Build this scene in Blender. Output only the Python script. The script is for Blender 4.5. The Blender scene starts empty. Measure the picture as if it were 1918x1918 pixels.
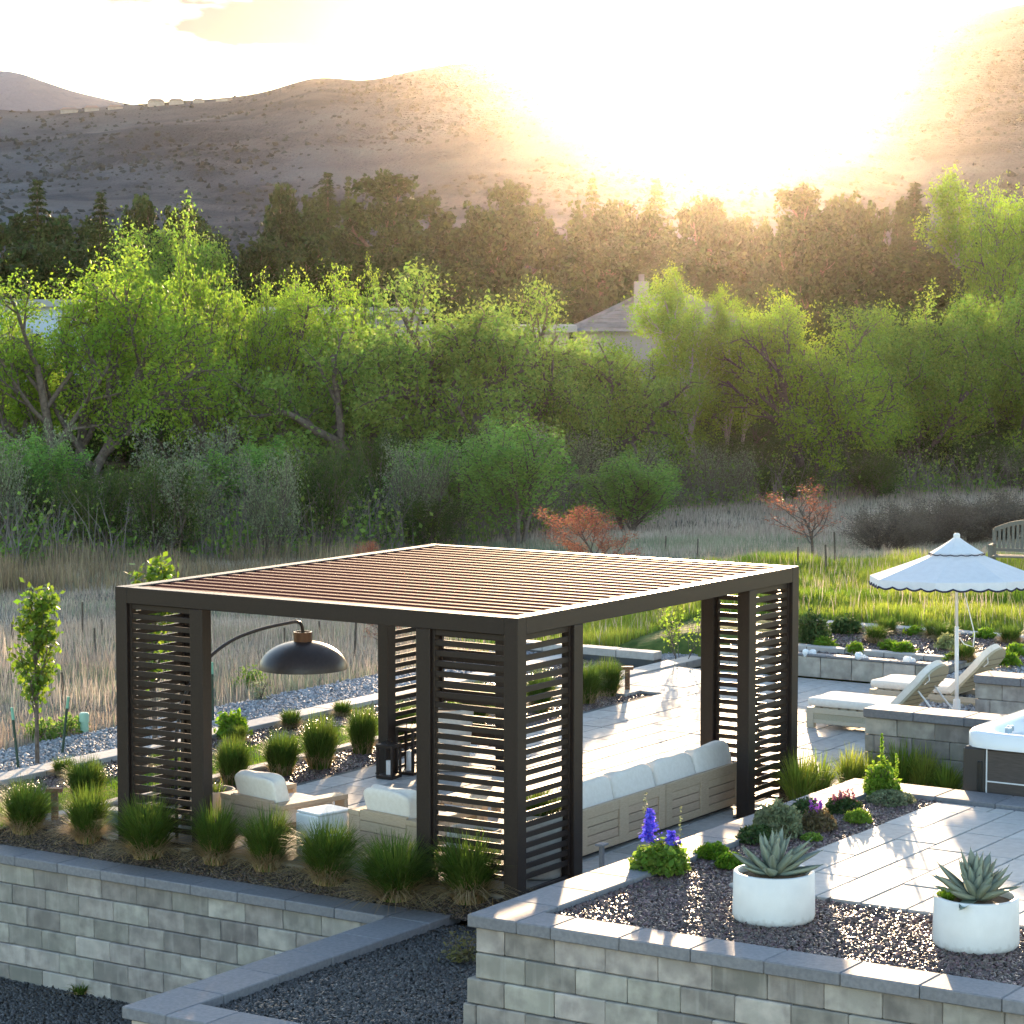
import bpy, math, random
import numpy as np
from mathutils import Vector, Matrix

# ------------------------------------------------------------------ camera, world, sun, exposure
SC = bpy.context.scene
COL = SC.collection
F, Y0, TH, CX, CY, CH = 4783.8, 575.2, math.radians(33.291), -19.192, -12.541, 5.404   # focal length (px), horizon row, heading, position
PT = math.atan((959 - Y0) / F)
FW = np.array([math.cos(TH), math.sin(TH), 0.0]); RT = np.array([math.sin(TH), -math.cos(TH), 0.0])
CAM = np.array([CX, CY, CH])
cd = bpy.data.cameras.new('camera'); cam = bpy.data.objects.new('camera', cd); COL.objects.link(cam)
cam.location = CAM; cam.rotation_euler = (math.pi / 2 - PT, 0, TH - math.pi / 2)
cd.sensor_width = 36; cd.lens = 36 * F / 1918; cd.clip_start = 0.1; cd.clip_end = 30000
SC.camera = cam

def ray(x, y):
    u = (x - 959) / F; v = (959 - y) / F
    f = FW * math.cos(PT) - np.array([0, 0, math.sin(PT)]); U = FW * math.sin(PT) + np.array([0, 0, math.cos(PT)])
    return f + u * RT + v * U
def P(x, y, z=0.0):                 # point of the plane at height z seen at a pixel of the photograph
    d = ray(x, y); return CAM + d * ((z - CH) / d[2])
def PD(x, y, D):                    # point at a distance D ahead
    d = ray(x, y); return CAM + d * (D / (d @ FW))
def depth(p): return float((np.array(p)[:2] - CAM[:2]) @ FW[:2])

SUN_DIR = ray(1312, 52); SUN_DIR = SUN_DIR / np.linalg.norm(SUN_DIR)
EL = math.asin(SUN_DIR[2]); AZ = math.atan2(SUN_DIR[0], SUN_DIR[1])
world = bpy.data.worlds.new('World'); SC.world = world; world.use_nodes = True
wn, wl = world.node_tree.nodes, world.node_tree.links
wn.clear()
sky = wn.new('ShaderNodeTexSky'); sky.sky_type = 'NISHITA'; sky.sun_disc = False
sky.sun_elevation = EL; sky.sun_rotation = AZ; sky.altitude = 1700; sky.air_density = 0.9; sky.dust_density = 1.8; sky.ozone_density = 0.7
bg = wn.new('ShaderNodeBackground'); bg.inputs['Strength'].default_value = 0.15
wo = wn.new('ShaderNodeOutputWorld')
# soft clouds laid over the sky by direction
tc = wn.new('ShaderNodeTexCoord'); mp = wn.new('ShaderNodeMapping'); mp.inputs['Scale'].default_value = (1.0, 1.0, 4.5); mp.inputs['Location'].default_value = (1.3, 1.7, 0.4)
nz = wn.new('ShaderNodeTexNoise'); nz.inputs['Scale'].default_value = 3.2; nz.inputs['Detail'].default_value = 7; nz.inputs['Roughness'].default_value = 0.55
cr = wn.new('ShaderNodeValToRGB'); cr.color_ramp.elements[0].position = 0.50; cr.color_ramp.elements[1].position = 0.64
cr.color_ramp.elements[0].color = (0, 0, 0, 1); cr.color_ramp.elements[1].color = (1, 1, 1, 1)
gm = wn.new('ShaderNodeMix'); gm.data_type = 'RGBA'; gm.blend_type = 'MULTIPLY'; gm.inputs[0].default_value = 1.0
gm.inputs[7].default_value = (0.016, 0.021, 0.038, 1)
mx = wn.new('ShaderNodeMix'); mx.data_type = 'RGBA'
wl.new(tc.outputs['Generated'], mp.inputs['Vector']); wl.new(mp.outputs['Vector'], nz.inputs['Vector']); wl.new(nz.outputs['Fac'], cr.inputs['Fac'])
wl.new(sky.outputs['Color'], gm.inputs[6]); wl.new(cr.outputs['Color'], mx.inputs[0])
wl.new(sky.outputs['Color'], mx.inputs[6]); wl.new(gm.outputs[2], mx.inputs[7])
wl.new(mx.outputs[2], bg.inputs['Color']); wl.new(bg.outputs['Background'], wo.inputs['Surface'])

sd = bpy.data.lights.new('sun', 'SUN'); sd.energy = 2.4; sd.angle = math.radians(0.6); sd.color = (1.0, 0.71, 0.43)
sun = bpy.data.objects.new('sun', sd); COL.objects.link(sun)
sun.rotation_euler = Vector(-SUN_DIR).to_track_quat('-Z', 'Y').to_euler(); sun.location = (0, 0, 60)
vs = SC.view_settings
vs.view_transform = 'Standard'; vs.look = 'None'; vs.exposure = 2.7; vs.gamma = 1.0; vs.use_curve_mapping = False
cy = SC.cycles
cy.max_bounces = 6; cy.diffuse_bounces = 3; cy.glossy_bounces = 2; cy.transmission_bounces = 4; cy.transparent_max_bounces = 8; cy.volume_bounces = 0
cy.use_denoising = True; cy.sample_clamp_indirect = 6.0; cy.caustics_reflective = False; cy.caustics_refractive = False
HAZE_DENSITY, HAZE_G = 0.000035, 0.967

# ------------------------------------------------------------------ materials
def lin(c): return tuple(c) + (1,) if len(c) == 3 else c
MATS = {}
def mat(name, col, rough=0.6, col2=None, scale=8.0, detail=6, bump=0.0, bscale=60.0, vary=0.0, metal=0.0, spec=0.5, trans=0.0, island=False,
        lo=0.35, hi=0.65, stretch=None, wave=None, obj_coord=True, col3=None, c3scale=2.0):
    if name in MATS: return MATS[name]
    m = bpy.data.materials.new(name); m.use_nodes = True; MATS[name] = m
    n, l = m.node_tree.nodes, m.node_tree.links
    b = n['Principled BSDF']; b.inputs['Roughness'].default_value = rough; b.inputs['Metallic'].default_value = metal
    b.inputs['Specular IOR Level'].default_value = spec
    tcn = n.new('ShaderNodeTexCoord'); src = tcn.outputs['Object']
    if stretch:
        mpn = n.new('ShaderNodeMapping'); mpn.inputs['Scale'].default_value = stretch; l.new(src, mpn.inputs['Vector']); src = mpn.outputs['Vector']
    oi = n.new('ShaderNodeObjectInfo')
    if vary or col2:                       # every copy looks into another spot of the noise
        ad = n.new('ShaderNodeVectorMath'); ad.operation = 'MULTIPLY_ADD'
        l.new(oi.outputs['Random'], ad.inputs[0]); ad.inputs[1].default_value = (37.0, 11.0, 23.0); l.new(src, ad.inputs[2]); src = ad.outputs['Vector']
    cur = None
    if col2:
        t = n.new('ShaderNodeTexNoise'); t.inputs['Scale'].default_value = scale; t.inputs['Detail'].default_value = detail; l.new(src, t.inputs['Vector'])
        r = n.new('ShaderNodeValToRGB'); r.color_ramp.elements[0].position = lo; r.color_ramp.elements[1].position = hi
        r.color_ramp.elements[0].color = lin(col); r.color_ramp.elements[1].color = lin(col2)
        l.new(t.outputs['Fac'], r.inputs['Fac']); cur = r.outputs['Color']
        if col3:
            t3 = n.new('ShaderNodeTexNoise'); t3.inputs['Scale'].default_value = c3scale; t3.inputs['Detail'].default_value = 4; l.new(src, t3.inputs['Vector'])
            r3 = n.new('ShaderNodeValToRGB'); r3.color_ramp.elements[0].position = .48; r3.color_ramp.elements[1].position = .66
            l.new(t3.outputs['Fac'], r3.inputs['Fac'])
            m3 = n.new('ShaderNodeMix'); m3.data_type = 'RGBA'; l.new(r3.outputs['Color'], m3.inputs[0]); l.new(cur, m3.inputs[6]); m3.inputs[7].default_value = lin(col3); cur = m3.outputs[2]
    if vary:
        h = n.new('ShaderNodeHueSaturation')
        ma = n.new('ShaderNodeMapRange'); ma.inputs['To Min'].default_value = 1 - vary; ma.inputs['To Max'].default_value = 1 + vary
        if island:
            g = n.new('ShaderNodeNewGeometry'); l.new(g.outputs['Random Per Island'], ma.inputs['Value'])
        else: l.new(oi.outputs['Random'], ma.inputs['Value'])
        l.new(ma.outputs['Result'], h.inputs['Value'])
        mh = n.new('ShaderNodeMapRange'); mh.inputs['To Min'].default_value = 0.5 - vary * .06; mh.inputs['To Max'].default_value = 0.5 + vary * .06
        fr = n.new('ShaderNodeMath'); fr.operation = 'FRACT'; mu = n.new('ShaderNodeMath'); mu.operation = 'MULTIPLY'; mu.inputs[1].default_value = 7.31
        l.new(ma.inputs['Value'].links[0].from_socket, mu.inputs[0]); l.new(mu.outputs[0], fr.inputs[0]); l.new(fr.outputs[0], mh.inputs['Value']); l.new(mh.outputs['Result'], h.inputs['Hue'])
        if cur is not None: l.new(cur, h.inputs['Color'])
        else: h.inputs['Color'].default_value = lin(col)
        cur = h.outputs['Color']
    if cur is not None: l.new(cur, b.inputs['Base Color'])
    else: b.inputs['Base Color'].default_value = lin(col)
    if bump:
        t2 = n.new('ShaderNodeTexNoise'); t2.inputs['Scale'].default_value = bscale; t2.inputs['Detail'].default_value = 5; l.new(src, t2.inputs['Vector'])
        bu = n.new('ShaderNodeBump'); bu.inputs['Strength'].default_value = bump; bu.inputs['Distance'].default_value = 0.01
        l.new(t2.outputs['Fac'], bu.inputs['Height']); l.new(bu.outputs['Normal'], b.inputs['Normal'])
    if trans:                              # thin leaf: light comes through
        tr = n.new('ShaderNodeBsdfTranslucent'); ms = n.new('ShaderNodeMixShader'); ms.inputs['Fac'].default_value = trans
        if cur is not None:
            h2 = n.new('ShaderNodeHueSaturation'); h2.inputs['Saturation'].default_value = 1.05; h2.inputs['Value'].default_value = 1.3
            l.new(cur, h2.inputs['Color']); l.new(h2.outputs['Color'], tr.inputs['Color'])
        else: tr.inputs['Color'].default_value = lin(col)
        out = n['Material Output']; l.new(b.outputs['BSDF'], ms.inputs[1]); l.new(tr.outputs['BSDF'], ms.inputs[2]); l.new(ms.outputs['Shader'], out.inputs['Surface'])
    return m

BLOCK = mat('concrete_block', (.235, .21, .185), .85, (.40, .36, .31), 7, 10, .3, 120, vary=.34, col3=(.27, .25, .215), c3scale=3.0)
CAP = mat('cap_stone', (.165, .163, .175), .7, (.215, .21, .218), 30, 6, .2, 150, vary=.10)
JOINT_SHADE = mat('joint_shadow', (.07, .07, .07), .9)  # dark tone stands in for shade inside wall and paving joints
PAVER = mat('paver_stone', (.34, .32, .30), .72, (.42, .40, .375), 14, 6, .15, 160, vary=.16, spec=.22)
PAVERU = mat('paver_stone_upper', (.38, .36, .34), .65, (.45, .43, .405), 14, 6, .15, 160, vary=.09, spec=.3)
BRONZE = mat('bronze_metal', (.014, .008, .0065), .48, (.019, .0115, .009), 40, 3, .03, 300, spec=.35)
TEAK = mat('weathered_teak', (.41, .295, .19), .6, (.49, .365, .245), 6, 6, .1, 80, vary=.10, stretch=(3, 3, 25))
CUSH = mat('cushion_cloth', (.75, .685, .60), .9, (.80, .74, .66), 25, 4, .12, 260)
WHITE = mat('white_ceramic', (.70, .70, .69), .45, (.75, .75, .74), 7, 4, .05, 80)
STONEP = mat('pale_concrete', (.46, .43, .39), .8, (.55, .52, .47), 10, 6, .15, 120, vary=.05)
SOIL = mat('soil', (.11, .065, .035), .95, (.18, .11, .06), 30, 5, .5, 90)
MULCH = mat('dark_soil', (.045, .038, .034), .95, (.09, .072, .06), 20, 6, .6, 90)
GRAVD = mat('dark_gravel', (.022, .021, .020), .38, (.068, .062, .058), 40, 3, vary=.75, island=True, spec=.65)
GRAVP = mat('plum_gravel', (.060, .031, .026), .38, (.145, .088, .074), 40, 3, vary=.7, island=True, spec=.65)
GRAVG = mat('grey_gravel', (.24, .24, .26), .7, (.36, .36, .37), 40, 3, vary=.5, island=True)
GRAVBED = mat('gravel_bed', (.03, .028, .03), .9, (.06, .054, .054), 60, 4, .5, 60)
GREYBED = mat('grey_gravel_bed', (.16, .16, .17), .9, (.26, .26, .27), 60, 4, .5, 60)
BLADE = mat('grass_blade', (.075, .13, .022), .55, (.12, .17, .03), 3, 3, vary=.35, island=True, trans=.45, spec=.15)
STRAW = mat('straw_blade', (.36, .25, .12), .7, (.45, .34, .18), 3, 3, vary=.3, island=True, trans=.35, spec=.15)
LAWNB = mat('lawn_blade', (.12, .22, .02), .6, (.17, .27, .03), 2, 3, vary=.25, island=True, trans=.5, spec=.15)
MEADOW = mat('meadow_blade', (.11, .19, .025), .6, (.30, .34, .06), .5, 4, vary=.35, island=True, trans=.5, spec=.15)
DRY = mat('dry_grass', (.35, .275, .21), .75, (.46, .385, .31), .25, 4, vary=.3, island=True, trans=.35, spec=.15)
DRYG = mat('dry_green_grass', (.19, .22, .13), .7, (.30, .31, .21), .25, 4, vary=.3, island=True, trans=.35, spec=.15)
REED = mat('brown_reed', (.20, .15, .085), .75, (.30, .23, .14), .5, 4, vary=.35, island=True, trans=.3, spec=.15)
BARK = mat('bark', (.085, .062, .048), .9, (.16, .125, .10), 9, 6, .6, 40)
BARKW = mat('pale_bark', (.26, .23, .19), .85, (.38, .34, .29), 6, 6, .3, 30)
LEAFY = mat('leaf_yellow_green', (.16, .27, .035), .5, (.235, .335, .05), .5, 4, vary=.3, island=True, trans=.58, spec=.15)
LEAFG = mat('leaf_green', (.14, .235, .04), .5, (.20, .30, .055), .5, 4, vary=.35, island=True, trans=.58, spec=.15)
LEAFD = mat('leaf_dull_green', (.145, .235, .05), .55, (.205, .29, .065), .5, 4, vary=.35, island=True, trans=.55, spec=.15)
LEAFK = mat('leaf_dark', (.045, .08, .025), .55, (.07, .11, .03), 3, 3, vary=.35, island=True, trans=.3, spec=.15)
NEED = mat('conifer_needles', (.020, .044, .012), .6, (.048, .075, .020), .6, 4, vary=.5, island=True, trans=.15, spec=.15)
LEAFR = mat('leaf_red', (.33, .12, .07), .55, (.40, .17, .10), 3, 3, vary=.3, island=True, trans=.5, spec=.15)
AGAVE = mat('agave_leaf', (.20, .245, .185), .55, (.25, .285, .22), 8, 5, .08, 60, vary=.10)
BLUE = mat('blue_petal', (.12, .09, .62), .5, (.20, .16, .75), 20, 3, vary=.3, island=True, trans=.4, spec=.15)
PINK = mat('pink_petal', (.30, .10, .15), .55, (.38, .16, .22), 20, 3, vary=.3, island=True, trans=.4, spec=.15)
LEAFS = mat('leaf_grey_green', (.16, .19, .10), .6, (.22, .245, .14), 6, 3, vary=.3, island=True, trans=.35, spec=.15)

ROOFSL = mat('glare_red_roof_slat', (.115, .032, .027), .72, (.14, .043, .037), 30, 3, .03, 200, spec=.07)  # red of the sun glare is put into the slat colour

# mineral streaks and pale bloom running down the wall blocks
n, l = BLOCK.node_tree.nodes, BLOCK.node_tree.links; b = n['Principled BSDF']; src = b.inputs['Base Color'].links[0].from_socket
tcn = n.new('ShaderNodeTexCoord'); oi = n.new('ShaderNodeObjectInfo'); mpn = n.new('ShaderNodeMapping'); mpn.inputs['Scale'].default_value = (16, 16, 1.6); ad = n.new('ShaderNodeVectorMath'); ad.operation = 'MULTIPLY_ADD'; ad.inputs[1].default_value = (91, 47, 13)
l.new(tcn.outputs['Object'], mpn.inputs['Vector']); l.new(oi.outputs['Random'], ad.inputs[0]); l.new(mpn.outputs['Vector'], ad.inputs[2])
t1 = n.new('ShaderNodeTexNoise'); t1.inputs['Scale'].default_value = 1.0; t1.inputs['Detail'].default_value = 5; l.new(ad.outputs['Vector'], t1.inputs['Vector'])
r1 = n.new('ShaderNodeValToRGB'); r1.color_ramp.elements[0].position = .56; r1.color_ramp.elements[1].position = .78; r1.color_ramp.elements[1].color = (.30, .30, .30, 1); l.new(t1.outputs['Fac'], r1.inputs['Fac'])
mm = n.new('ShaderNodeMix'); mm.data_type = 'RGBA'; l.new(r1.outputs['Color'], mm.inputs[0]); l.new(src, mm.inputs[6]); mm.inputs[7].default_value = (.54, .50, .45, 1); l.new(mm.outputs[2], b.inputs['Base Color'])

THICK = mat('leaf_thicket', (.11, .14, .035), .55, (.165, .19, .05), .5, 4, vary=.35, island=True, trans=.4, spec=.15)

LEAFV = mat('leaf_fresh_green', (.14, .27, .06), .5, (.20, .33, .08), .5, 4, vary=.3, island=True, trans=.6, spec=.15)

# soil splash round the foot of the white pots, faint rain marks below the rim
POTW = mat('pot_glaze', (.69, .68, .66), .5, (.74, .73, .71), 7, 4, .08, 80)
n, l = POTW.node_tree.nodes, POTW.node_tree.links; b = n['Principled BSDF']; src = b.inputs['Base Color'].links[0].from_socket
tcn = n.new('ShaderNodeTexCoord'); sx = n.new('ShaderNodeSeparateXYZ'); l.new(tcn.outputs['Object'], sx.inputs[0])
t1 = n.new('ShaderNodeTexNoise'); t1.inputs['Scale'].default_value = 22; t1.inputs['Detail'].default_value = 6; l.new(tcn.outputs['Object'], t1.inputs['Vector'])
m1 = n.new('ShaderNodeMath'); m1.operation = 'MULTIPLY_ADD'; m1.inputs[1].default_value = .22; m1.inputs[2].default_value = -.06; l.new(t1.outputs['Fac'], m1.inputs[0])
m2 = n.new('ShaderNodeMath'); m2.operation = 'SUBTRACT'; l.new(m1.outputs[0], m2.inputs[0]); l.new(sx.outputs['Z'], m2.inputs[1])
m3 = n.new('ShaderNodeMapRange'); m3.inputs['From Min'].default_value = -.03; m3.inputs['From Max'].default_value = .06; m3.inputs['To Max'].default_value = .55; l.new(m2.outputs[0], m3.inputs['Value'])
mm = n.new('ShaderNodeMix'); mm.data_type = 'RGBA'; l.new(m3.outputs['Result'], mm.inputs[0]); l.new(src, mm.inputs[6]); mm.inputs[7].default_value = (.33, .27, .22, 1); l.new(mm.outputs[2], b.inputs['Base Color'])

DARKF = mat('leaf_shade_green', (.055, .085, .022), .55, (.085, .12, .032), .5, 4, vary=.35, island=True, trans=.4, spec=.1)  # shade between the bright crowns is put into this leaf colour

# ------------------------------------------------------------------ mesh helpers
class MB:
    def __init__(s): s.v = []; s.f = []
    def add(s, vs, fs):
        k = len(s.v); s.v.extend([tuple(map(float, p)) for p in vs]); s.f.extend([tuple(i + k for i in q) for q in fs]); return s
    def box(s, x0, x1, y0, y1, z0, z1, b=0.0, M=None):
        if b <= 0:
            vs = [(x, y, z) for z in (z0, z1) for y in (y0, y1) for x in (x0, x1)]
            fs = [(0, 2, 3, 1), (4, 5, 7, 6), (0, 1, 5, 4), (2, 6, 7, 3), (0, 4, 6, 2), (1, 3, 7, 5)]
        else:
            X, Y, Z = (x0, x1), (y0, y1), (z0, z1); vs = []; idx = {}
            for i in (0, 1):
                for j in (0, 1):
                    for k in (0, 1):
                        sx, sy, sz = 1 - 2 * i, 1 - 2 * j, 1 - 2 * k
                        for ax in range(3):
                            q = [X[i] + sx * b, Y[j] + sy * b, Z[k] + sz * b]; q[ax] = (X[i], Y[j], Z[k])[ax]
                            idx[(i, j, k, ax)] = len(vs); vs.append(tuple(q))
            fs = []
            def face(keys, nrm):
                p = [Vector(vs[idx[k]]) for k in keys]; nn = (p[1] - p[0]).cross(p[2] - p[0])
                ids = [idx[k] for k in keys]; fs.append(tuple(ids if nn.dot(Vector(nrm)) > 0 else ids[::-1]))
            for c in (0, 1):
                g = 2 * c - 1
                face([(c, 0, 0, 0), (c, 1, 0, 0), (c, 1, 1, 0), (c, 0, 1, 0)], (g, 0, 0)); face([(0, c, 0, 1), (1, c, 0, 1), (1, c, 1, 1), (0, c, 1, 1)], (0, g, 0)); face([(0, 0, c, 2), (1, 0, c, 2), (1, 1, c, 2), (0, 1, c, 2)], (0, 0, g))
                for d in (0, 1):
                    h = 2 * d - 1
                    face([(c, d, 0, 0), (c, d, 1, 0), (c, d, 1, 1), (c, d, 0, 1)], (g, h, 0)); face([(c, 0, d, 0), (c, 1, d, 0), (c, 1, d, 2), (c, 0, d, 2)], (g, 0, h)); face([(0, c, d, 1), (1, c, d, 1), (1, c, d, 2), (0, c, d, 2)], (0, g, h))
                    for e in (0, 1): face([(c, d, e, 0), (c, d, e, 1), (c, d, e, 2)], (g, h, 2 * e - 1))
        if M is not None: vs = [tuple(M @ Vector(p)) for p in vs]
        return s.add(vs, fs)
    def tube(s, pts, rad, n=8, cap=True):
        pts = [Vector(p) for p in pts]; rad = rad if isinstance(rad, (list, tuple)) else [rad] * len(pts); vs = []; fs = []; ref = None
        for i, p in enumerate(pts):
            t = (pts[min(i + 1, len(pts) - 1)] - pts[max(i - 1, 0)]).normalized()
            if ref is None: ref = t.orthogonal().normalized()
            ref = (ref - t * ref.dot(t)); ref = ref.normalized() if ref.length > 1e-6 else t.orthogonal().normalized(); bi = t.cross(ref)
            for k in range(n):
                a = 2 * math.pi * k / n; vs.append(p + (ref * math.cos(a) + bi * math.sin(a)) * rad[i])
        for i in range(len(pts) - 1):
            for k in range(n): fs.append((i * n + k, i * n + (k + 1) % n, (i + 1) * n + (k + 1) % n, (i + 1) * n + k))
        if cap: fs.append(tuple(range(n))[::-1]); fs.append(tuple(range((len(pts) - 1) * n, len(pts) * n)))
        return s.add(vs, fs)
    def lathe(s, prof, n=32, c=(0, 0, 0), closed=False):
        vs = [(c[0] + r * math.cos(2 * math.pi * k / n), c[1] + r * math.sin(2 * math.pi * k / n), c[2] + z) for r, z in prof for k in range(n)]; fs = []
        m = len(prof)
        for i in range(m if closed else m - 1):
            j = (i + 1) % m
            for k in range(n): fs.append((i * n + k, i * n + (k + 1) % n, j * n + (k + 1) % n, j * n + k))
        return s.add(vs, fs)
    def cushion(s, sx, sy, sz, c=(0, 0, 0), e=.28, nu=28, nv=14, M=None, wob=0, seed=0):
        r = random.Random(seed); ph = [r.uniform(0, 6.28) for _ in range(6)]; vs = []; fs = []
        sg = lambda v, p: math.copysign(abs(v) ** p, v)
        for i in range(nv + 1):
            la = -math.pi / 2 + math.pi * i / nv
            for k in range(nu):
                lo = 2 * math.pi * k / nu
                x = sg(math.cos(la), e) * sg(math.cos(lo), e); y = sg(math.cos(la), e) * sg(math.sin(lo), e); z = sg(math.sin(la), e)
                w = 1 + wob * (math.sin(3 * x + ph[0]) * math.sin(2.5 * y + ph[1]) + .6 * math.sin(5 * x + ph[2]) * math.sin(3 * z + ph[3]))
                vs.append((x * sx / 2 * (1 + (w - 1) * .3), y * sy / 2 * w, z * sz / 2 * w))
        for i in range(nv):
            for k in range(nu): fs.append((i * nu + k, i * nu + (k + 1) % nu, (i + 1) * nu + (k + 1) % nu, (i + 1) * nu + k))
        if M is not None: vs = [tuple(M @ Vector(p)) for p in vs]
        return s.add([(p[0] + c[0], p[1] + c[1], p[2] + c[2]) for p in vs], fs)
    def mesh(s, name, smooth=False):
        me = bpy.data.meshes.new(name); me.from_pydata(s.v, [], s.f); me.update()
        if smooth: me.shade_smooth()
        return me

def npmesh(name, V, Fa, smooth=False):       # V (n,3), Fa (m,k) arrays
    me = bpy.data.meshes.new(name); V = np.ascontiguousarray(V, dtype=np.float32); Fa = np.ascontiguousarray(Fa, dtype=np.int32)
    me.vertices.add(len(V)); me.vertices.foreach_set('co', V.ravel())
    m, k = Fa.shape; me.loops.add(m * k); me.loops.foreach_set('vertex_index', Fa.ravel())
    me.polygons.add(m); me.polygons.foreach_set('loop_start', np.arange(0, m * k, k, dtype=np.int32)); me.polygons.foreach_set('loop_total', np.full(m, k, dtype=np.int32))
    me.update(calc_edges=True); me.validate()
    if smooth: me.shade_smooth()
    return me

def ob(name, me, m=None, parent=None, loc=(0, 0, 0), rot=(0, 0, 0), scale=(1, 1, 1), label=None, cat=None, group=None, kind=None, smooth=False):
    if isinstance(me, MB): me = me.mesh(name, smooth)
    if m is not None and len(me.materials) == 0: me.materials.append(m)
    o = bpy.data.objects.new(name, me); COL.objects.link(o); o.location = loc; o.rotation_euler = rot; o.scale = scale
    if parent is not None: o.parent = parent
    return tag(o, label, cat, group, kind)
def tag(o, label=None, cat=None, group=None, kind=None):
    if label: o['label'] = label
    if cat: o['category'] = cat
    if group: o['group'] = group
    if kind: o['kind'] = kind
    return o
def thing(name, label, cat, loc=(0, 0, 0), rz=0.0, group=None, scale=(1, 1, 1), rot=None):
    o = bpy.data.objects.new(name, None); COL.objects.link(o); o.location = loc; o.rotation_euler = rot or (0, 0, rz); o.scale = scale; o.empty_display_size = .2
    return tag(o, label, cat, group)
def dup(src, loc, rz=None, label=None, group=None, scale=None, rot=None):
    def cp(o, par):
        c = o.copy(); COL.objects.link(c)
        if par is not None: c.parent = par
        for ch in o.children: cp(ch, c)
        return c
    r = cp(src, None); r.location = loc
    if rz is not None: r.rotation_euler = (0, 0, rz)
    if rot is not None: r.rotation_euler = rot
    if scale is not None: r.scale = scale if not isinstance(scale, (int, float)) else (scale,) * 3
    return tag(r, label, None, group)
def Rz(a): return Matrix.Rotation(a, 4, 'Z')
def Tr(x, y, z): return Matrix.Translation((x, y, z))
def sstep(a, b, x): t = np.clip((np.asarray(x, float) - a) / (b - a), 0, 1); return t * t * (3 - 2 * t)

def blades(n, rng, r0, r1, h, lean, width, segs=3, droop=.6, z0=0.0, cx=None, cy=None, hj=.35):
    """n grass blades as quads strips: bases inside radius r0 (or at cx, cy), tips leaning out by r1."""
    ang = rng.uniform(0, 2 * np.pi, n); rr = r0 * np.sqrt(rng.uniform(0, 1, n))
    bx = rr * np.cos(ang) if cx is None else cx; by = rr * np.sin(ang) if cy is None else cy
    da = ang + rng.normal(0, .6, n) if cx is None else rng.uniform(0, 2 * np.pi, n)
    hh = h * (1 - hj + hj * 2 * rng.uniform(0, 1, n) * .75); ll = lean * rng.uniform(.15, 1.0, n) * r1
    wd = da + np.pi / 2 + rng.normal(0, .5, n); w = width * rng.uniform(.7, 1.3, n)
    V = np.zeros((n, segs + 1, 2, 3))
    for s in range(segs + 1):
        t = s / segs; out = ll * (t ** 1.6); up = hh * (t - droop * (ll / (r1 + 1e-6)) * t ** 3 * .55)
        ww = w * (1 - t) ** .7 * .5 + w * .06
        for k, sg in enumerate((-1, 1)):
            V[:, s, k, 0] = bx + out * np.cos(da) + sg * ww * np.cos(wd); V[:, s, k, 1] = by + out * np.sin(da) + sg * ww * np.sin(wd); V[:, s, k, 2] = z0 + up
    idx = np.arange(n)[:, None] * (2 * (segs + 1)); Fa = []
    for s in range(segs): Fa.append(np.concatenate([idx + 2 * s, idx + 2 * s + 1, idx + 2 * s + 3, idx + 2 * s + 2], 1))
    return V.reshape(-1, 3), np.concatenate(Fa, 0)

OCT = np.array([(1, 0, 0), (0, 1, 0), (-1, 0, 0), (0, -1, 0), (0, 0, 1), (0, 0, -1)], float)
OCTF = np.array([(0, 1, 4), (1, 2, 4), (2, 3, 4), (3, 0, 4), (1, 0, 5), (2, 1, 5), (3, 2, 5), (0, 3, 5)])
def pebbles(rng, pts, size, flat=.55, jit=.35):
    n = len(pts); S = rng.uniform(.55, 1.25, (n, 1, 1)) * size
    V = OCT[None] * (1 + rng.uniform(-jit, jit, (n, 6, 1))) * rng.uniform([1.0, .6, .35], [1.4, 1.0, .35 + flat], (n, 3))[:, None, :] * S
    V += rng.uniform(-.18, .18, V.shape) * S
    a, b2, c = rng.uniform(0, 6.28, n), rng.normal(0, .45, n), rng.normal(0, .45, n)
    def rot(V, t, i, j):
        x, y = V[:, :, i].copy(), V[:, :, j].copy(); co, si = np.cos(t)[:, None], np.sin(t)[:, None]; V[:, :, i] = x * co - y * si; V[:, :, j] = x * si + y * co
    rot(V, b2, 0, 2); rot(V, c, 1, 2); rot(V, a, 0, 1)
    V += pts[:, None, :]
    Fa = (OCTF[None] + (np.arange(n) * 6)[:, None, None]).reshape(-1, 3)
    return V.reshape(-1, 3), Fa
def scatter(rng, rects, step, zf, layers=1, holes=()):
    out = []
    for (x0, x1, y0, y1) in rects:
        for L in range(layers):
            gx, gy = np.meshgrid(np.arange(x0, x1, step), np.arange(y0, y1, step)); gx = gx.ravel(); gy = gy.ravel()
            gx = gx + rng.uniform(-.6, .6, gx.shape) * step; gy = gy + rng.uniform(-.6, .6, gy.shape) * step
            k = (gx > x0) & (gx < x1) & (gy > y0) & (gy < y1)
            for (hx, hy, hr) in holes: k &= (gx - hx) ** 2 + (gy - hy) ** 2 > hr * hr
            gx, gy = gx[k], gy[k]; z = (zf(gx, gy) if callable(zf) else np.full(gx.shape, zf)) + L * step * .22
            out.append(np.stack([gx, gy, z], 1))
    return np.concatenate(out, 0)
def in_view(pts, m=60):
    d = pts - CAM; X = d @ RT; Y = d @ FW; Z = d[:, 2]; zc = Y * math.cos(PT) - Z * math.sin(PT); yc = Y * math.sin(PT) + Z * math.cos(PT)
    px = 959 + F * X / zc; py = 959 - F * yc / zc
    return (zc > 1) & (px > -m * 4) & (px < 1918 + m * 4) & (py > -m) & (py < 1918 + m * 3)

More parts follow.
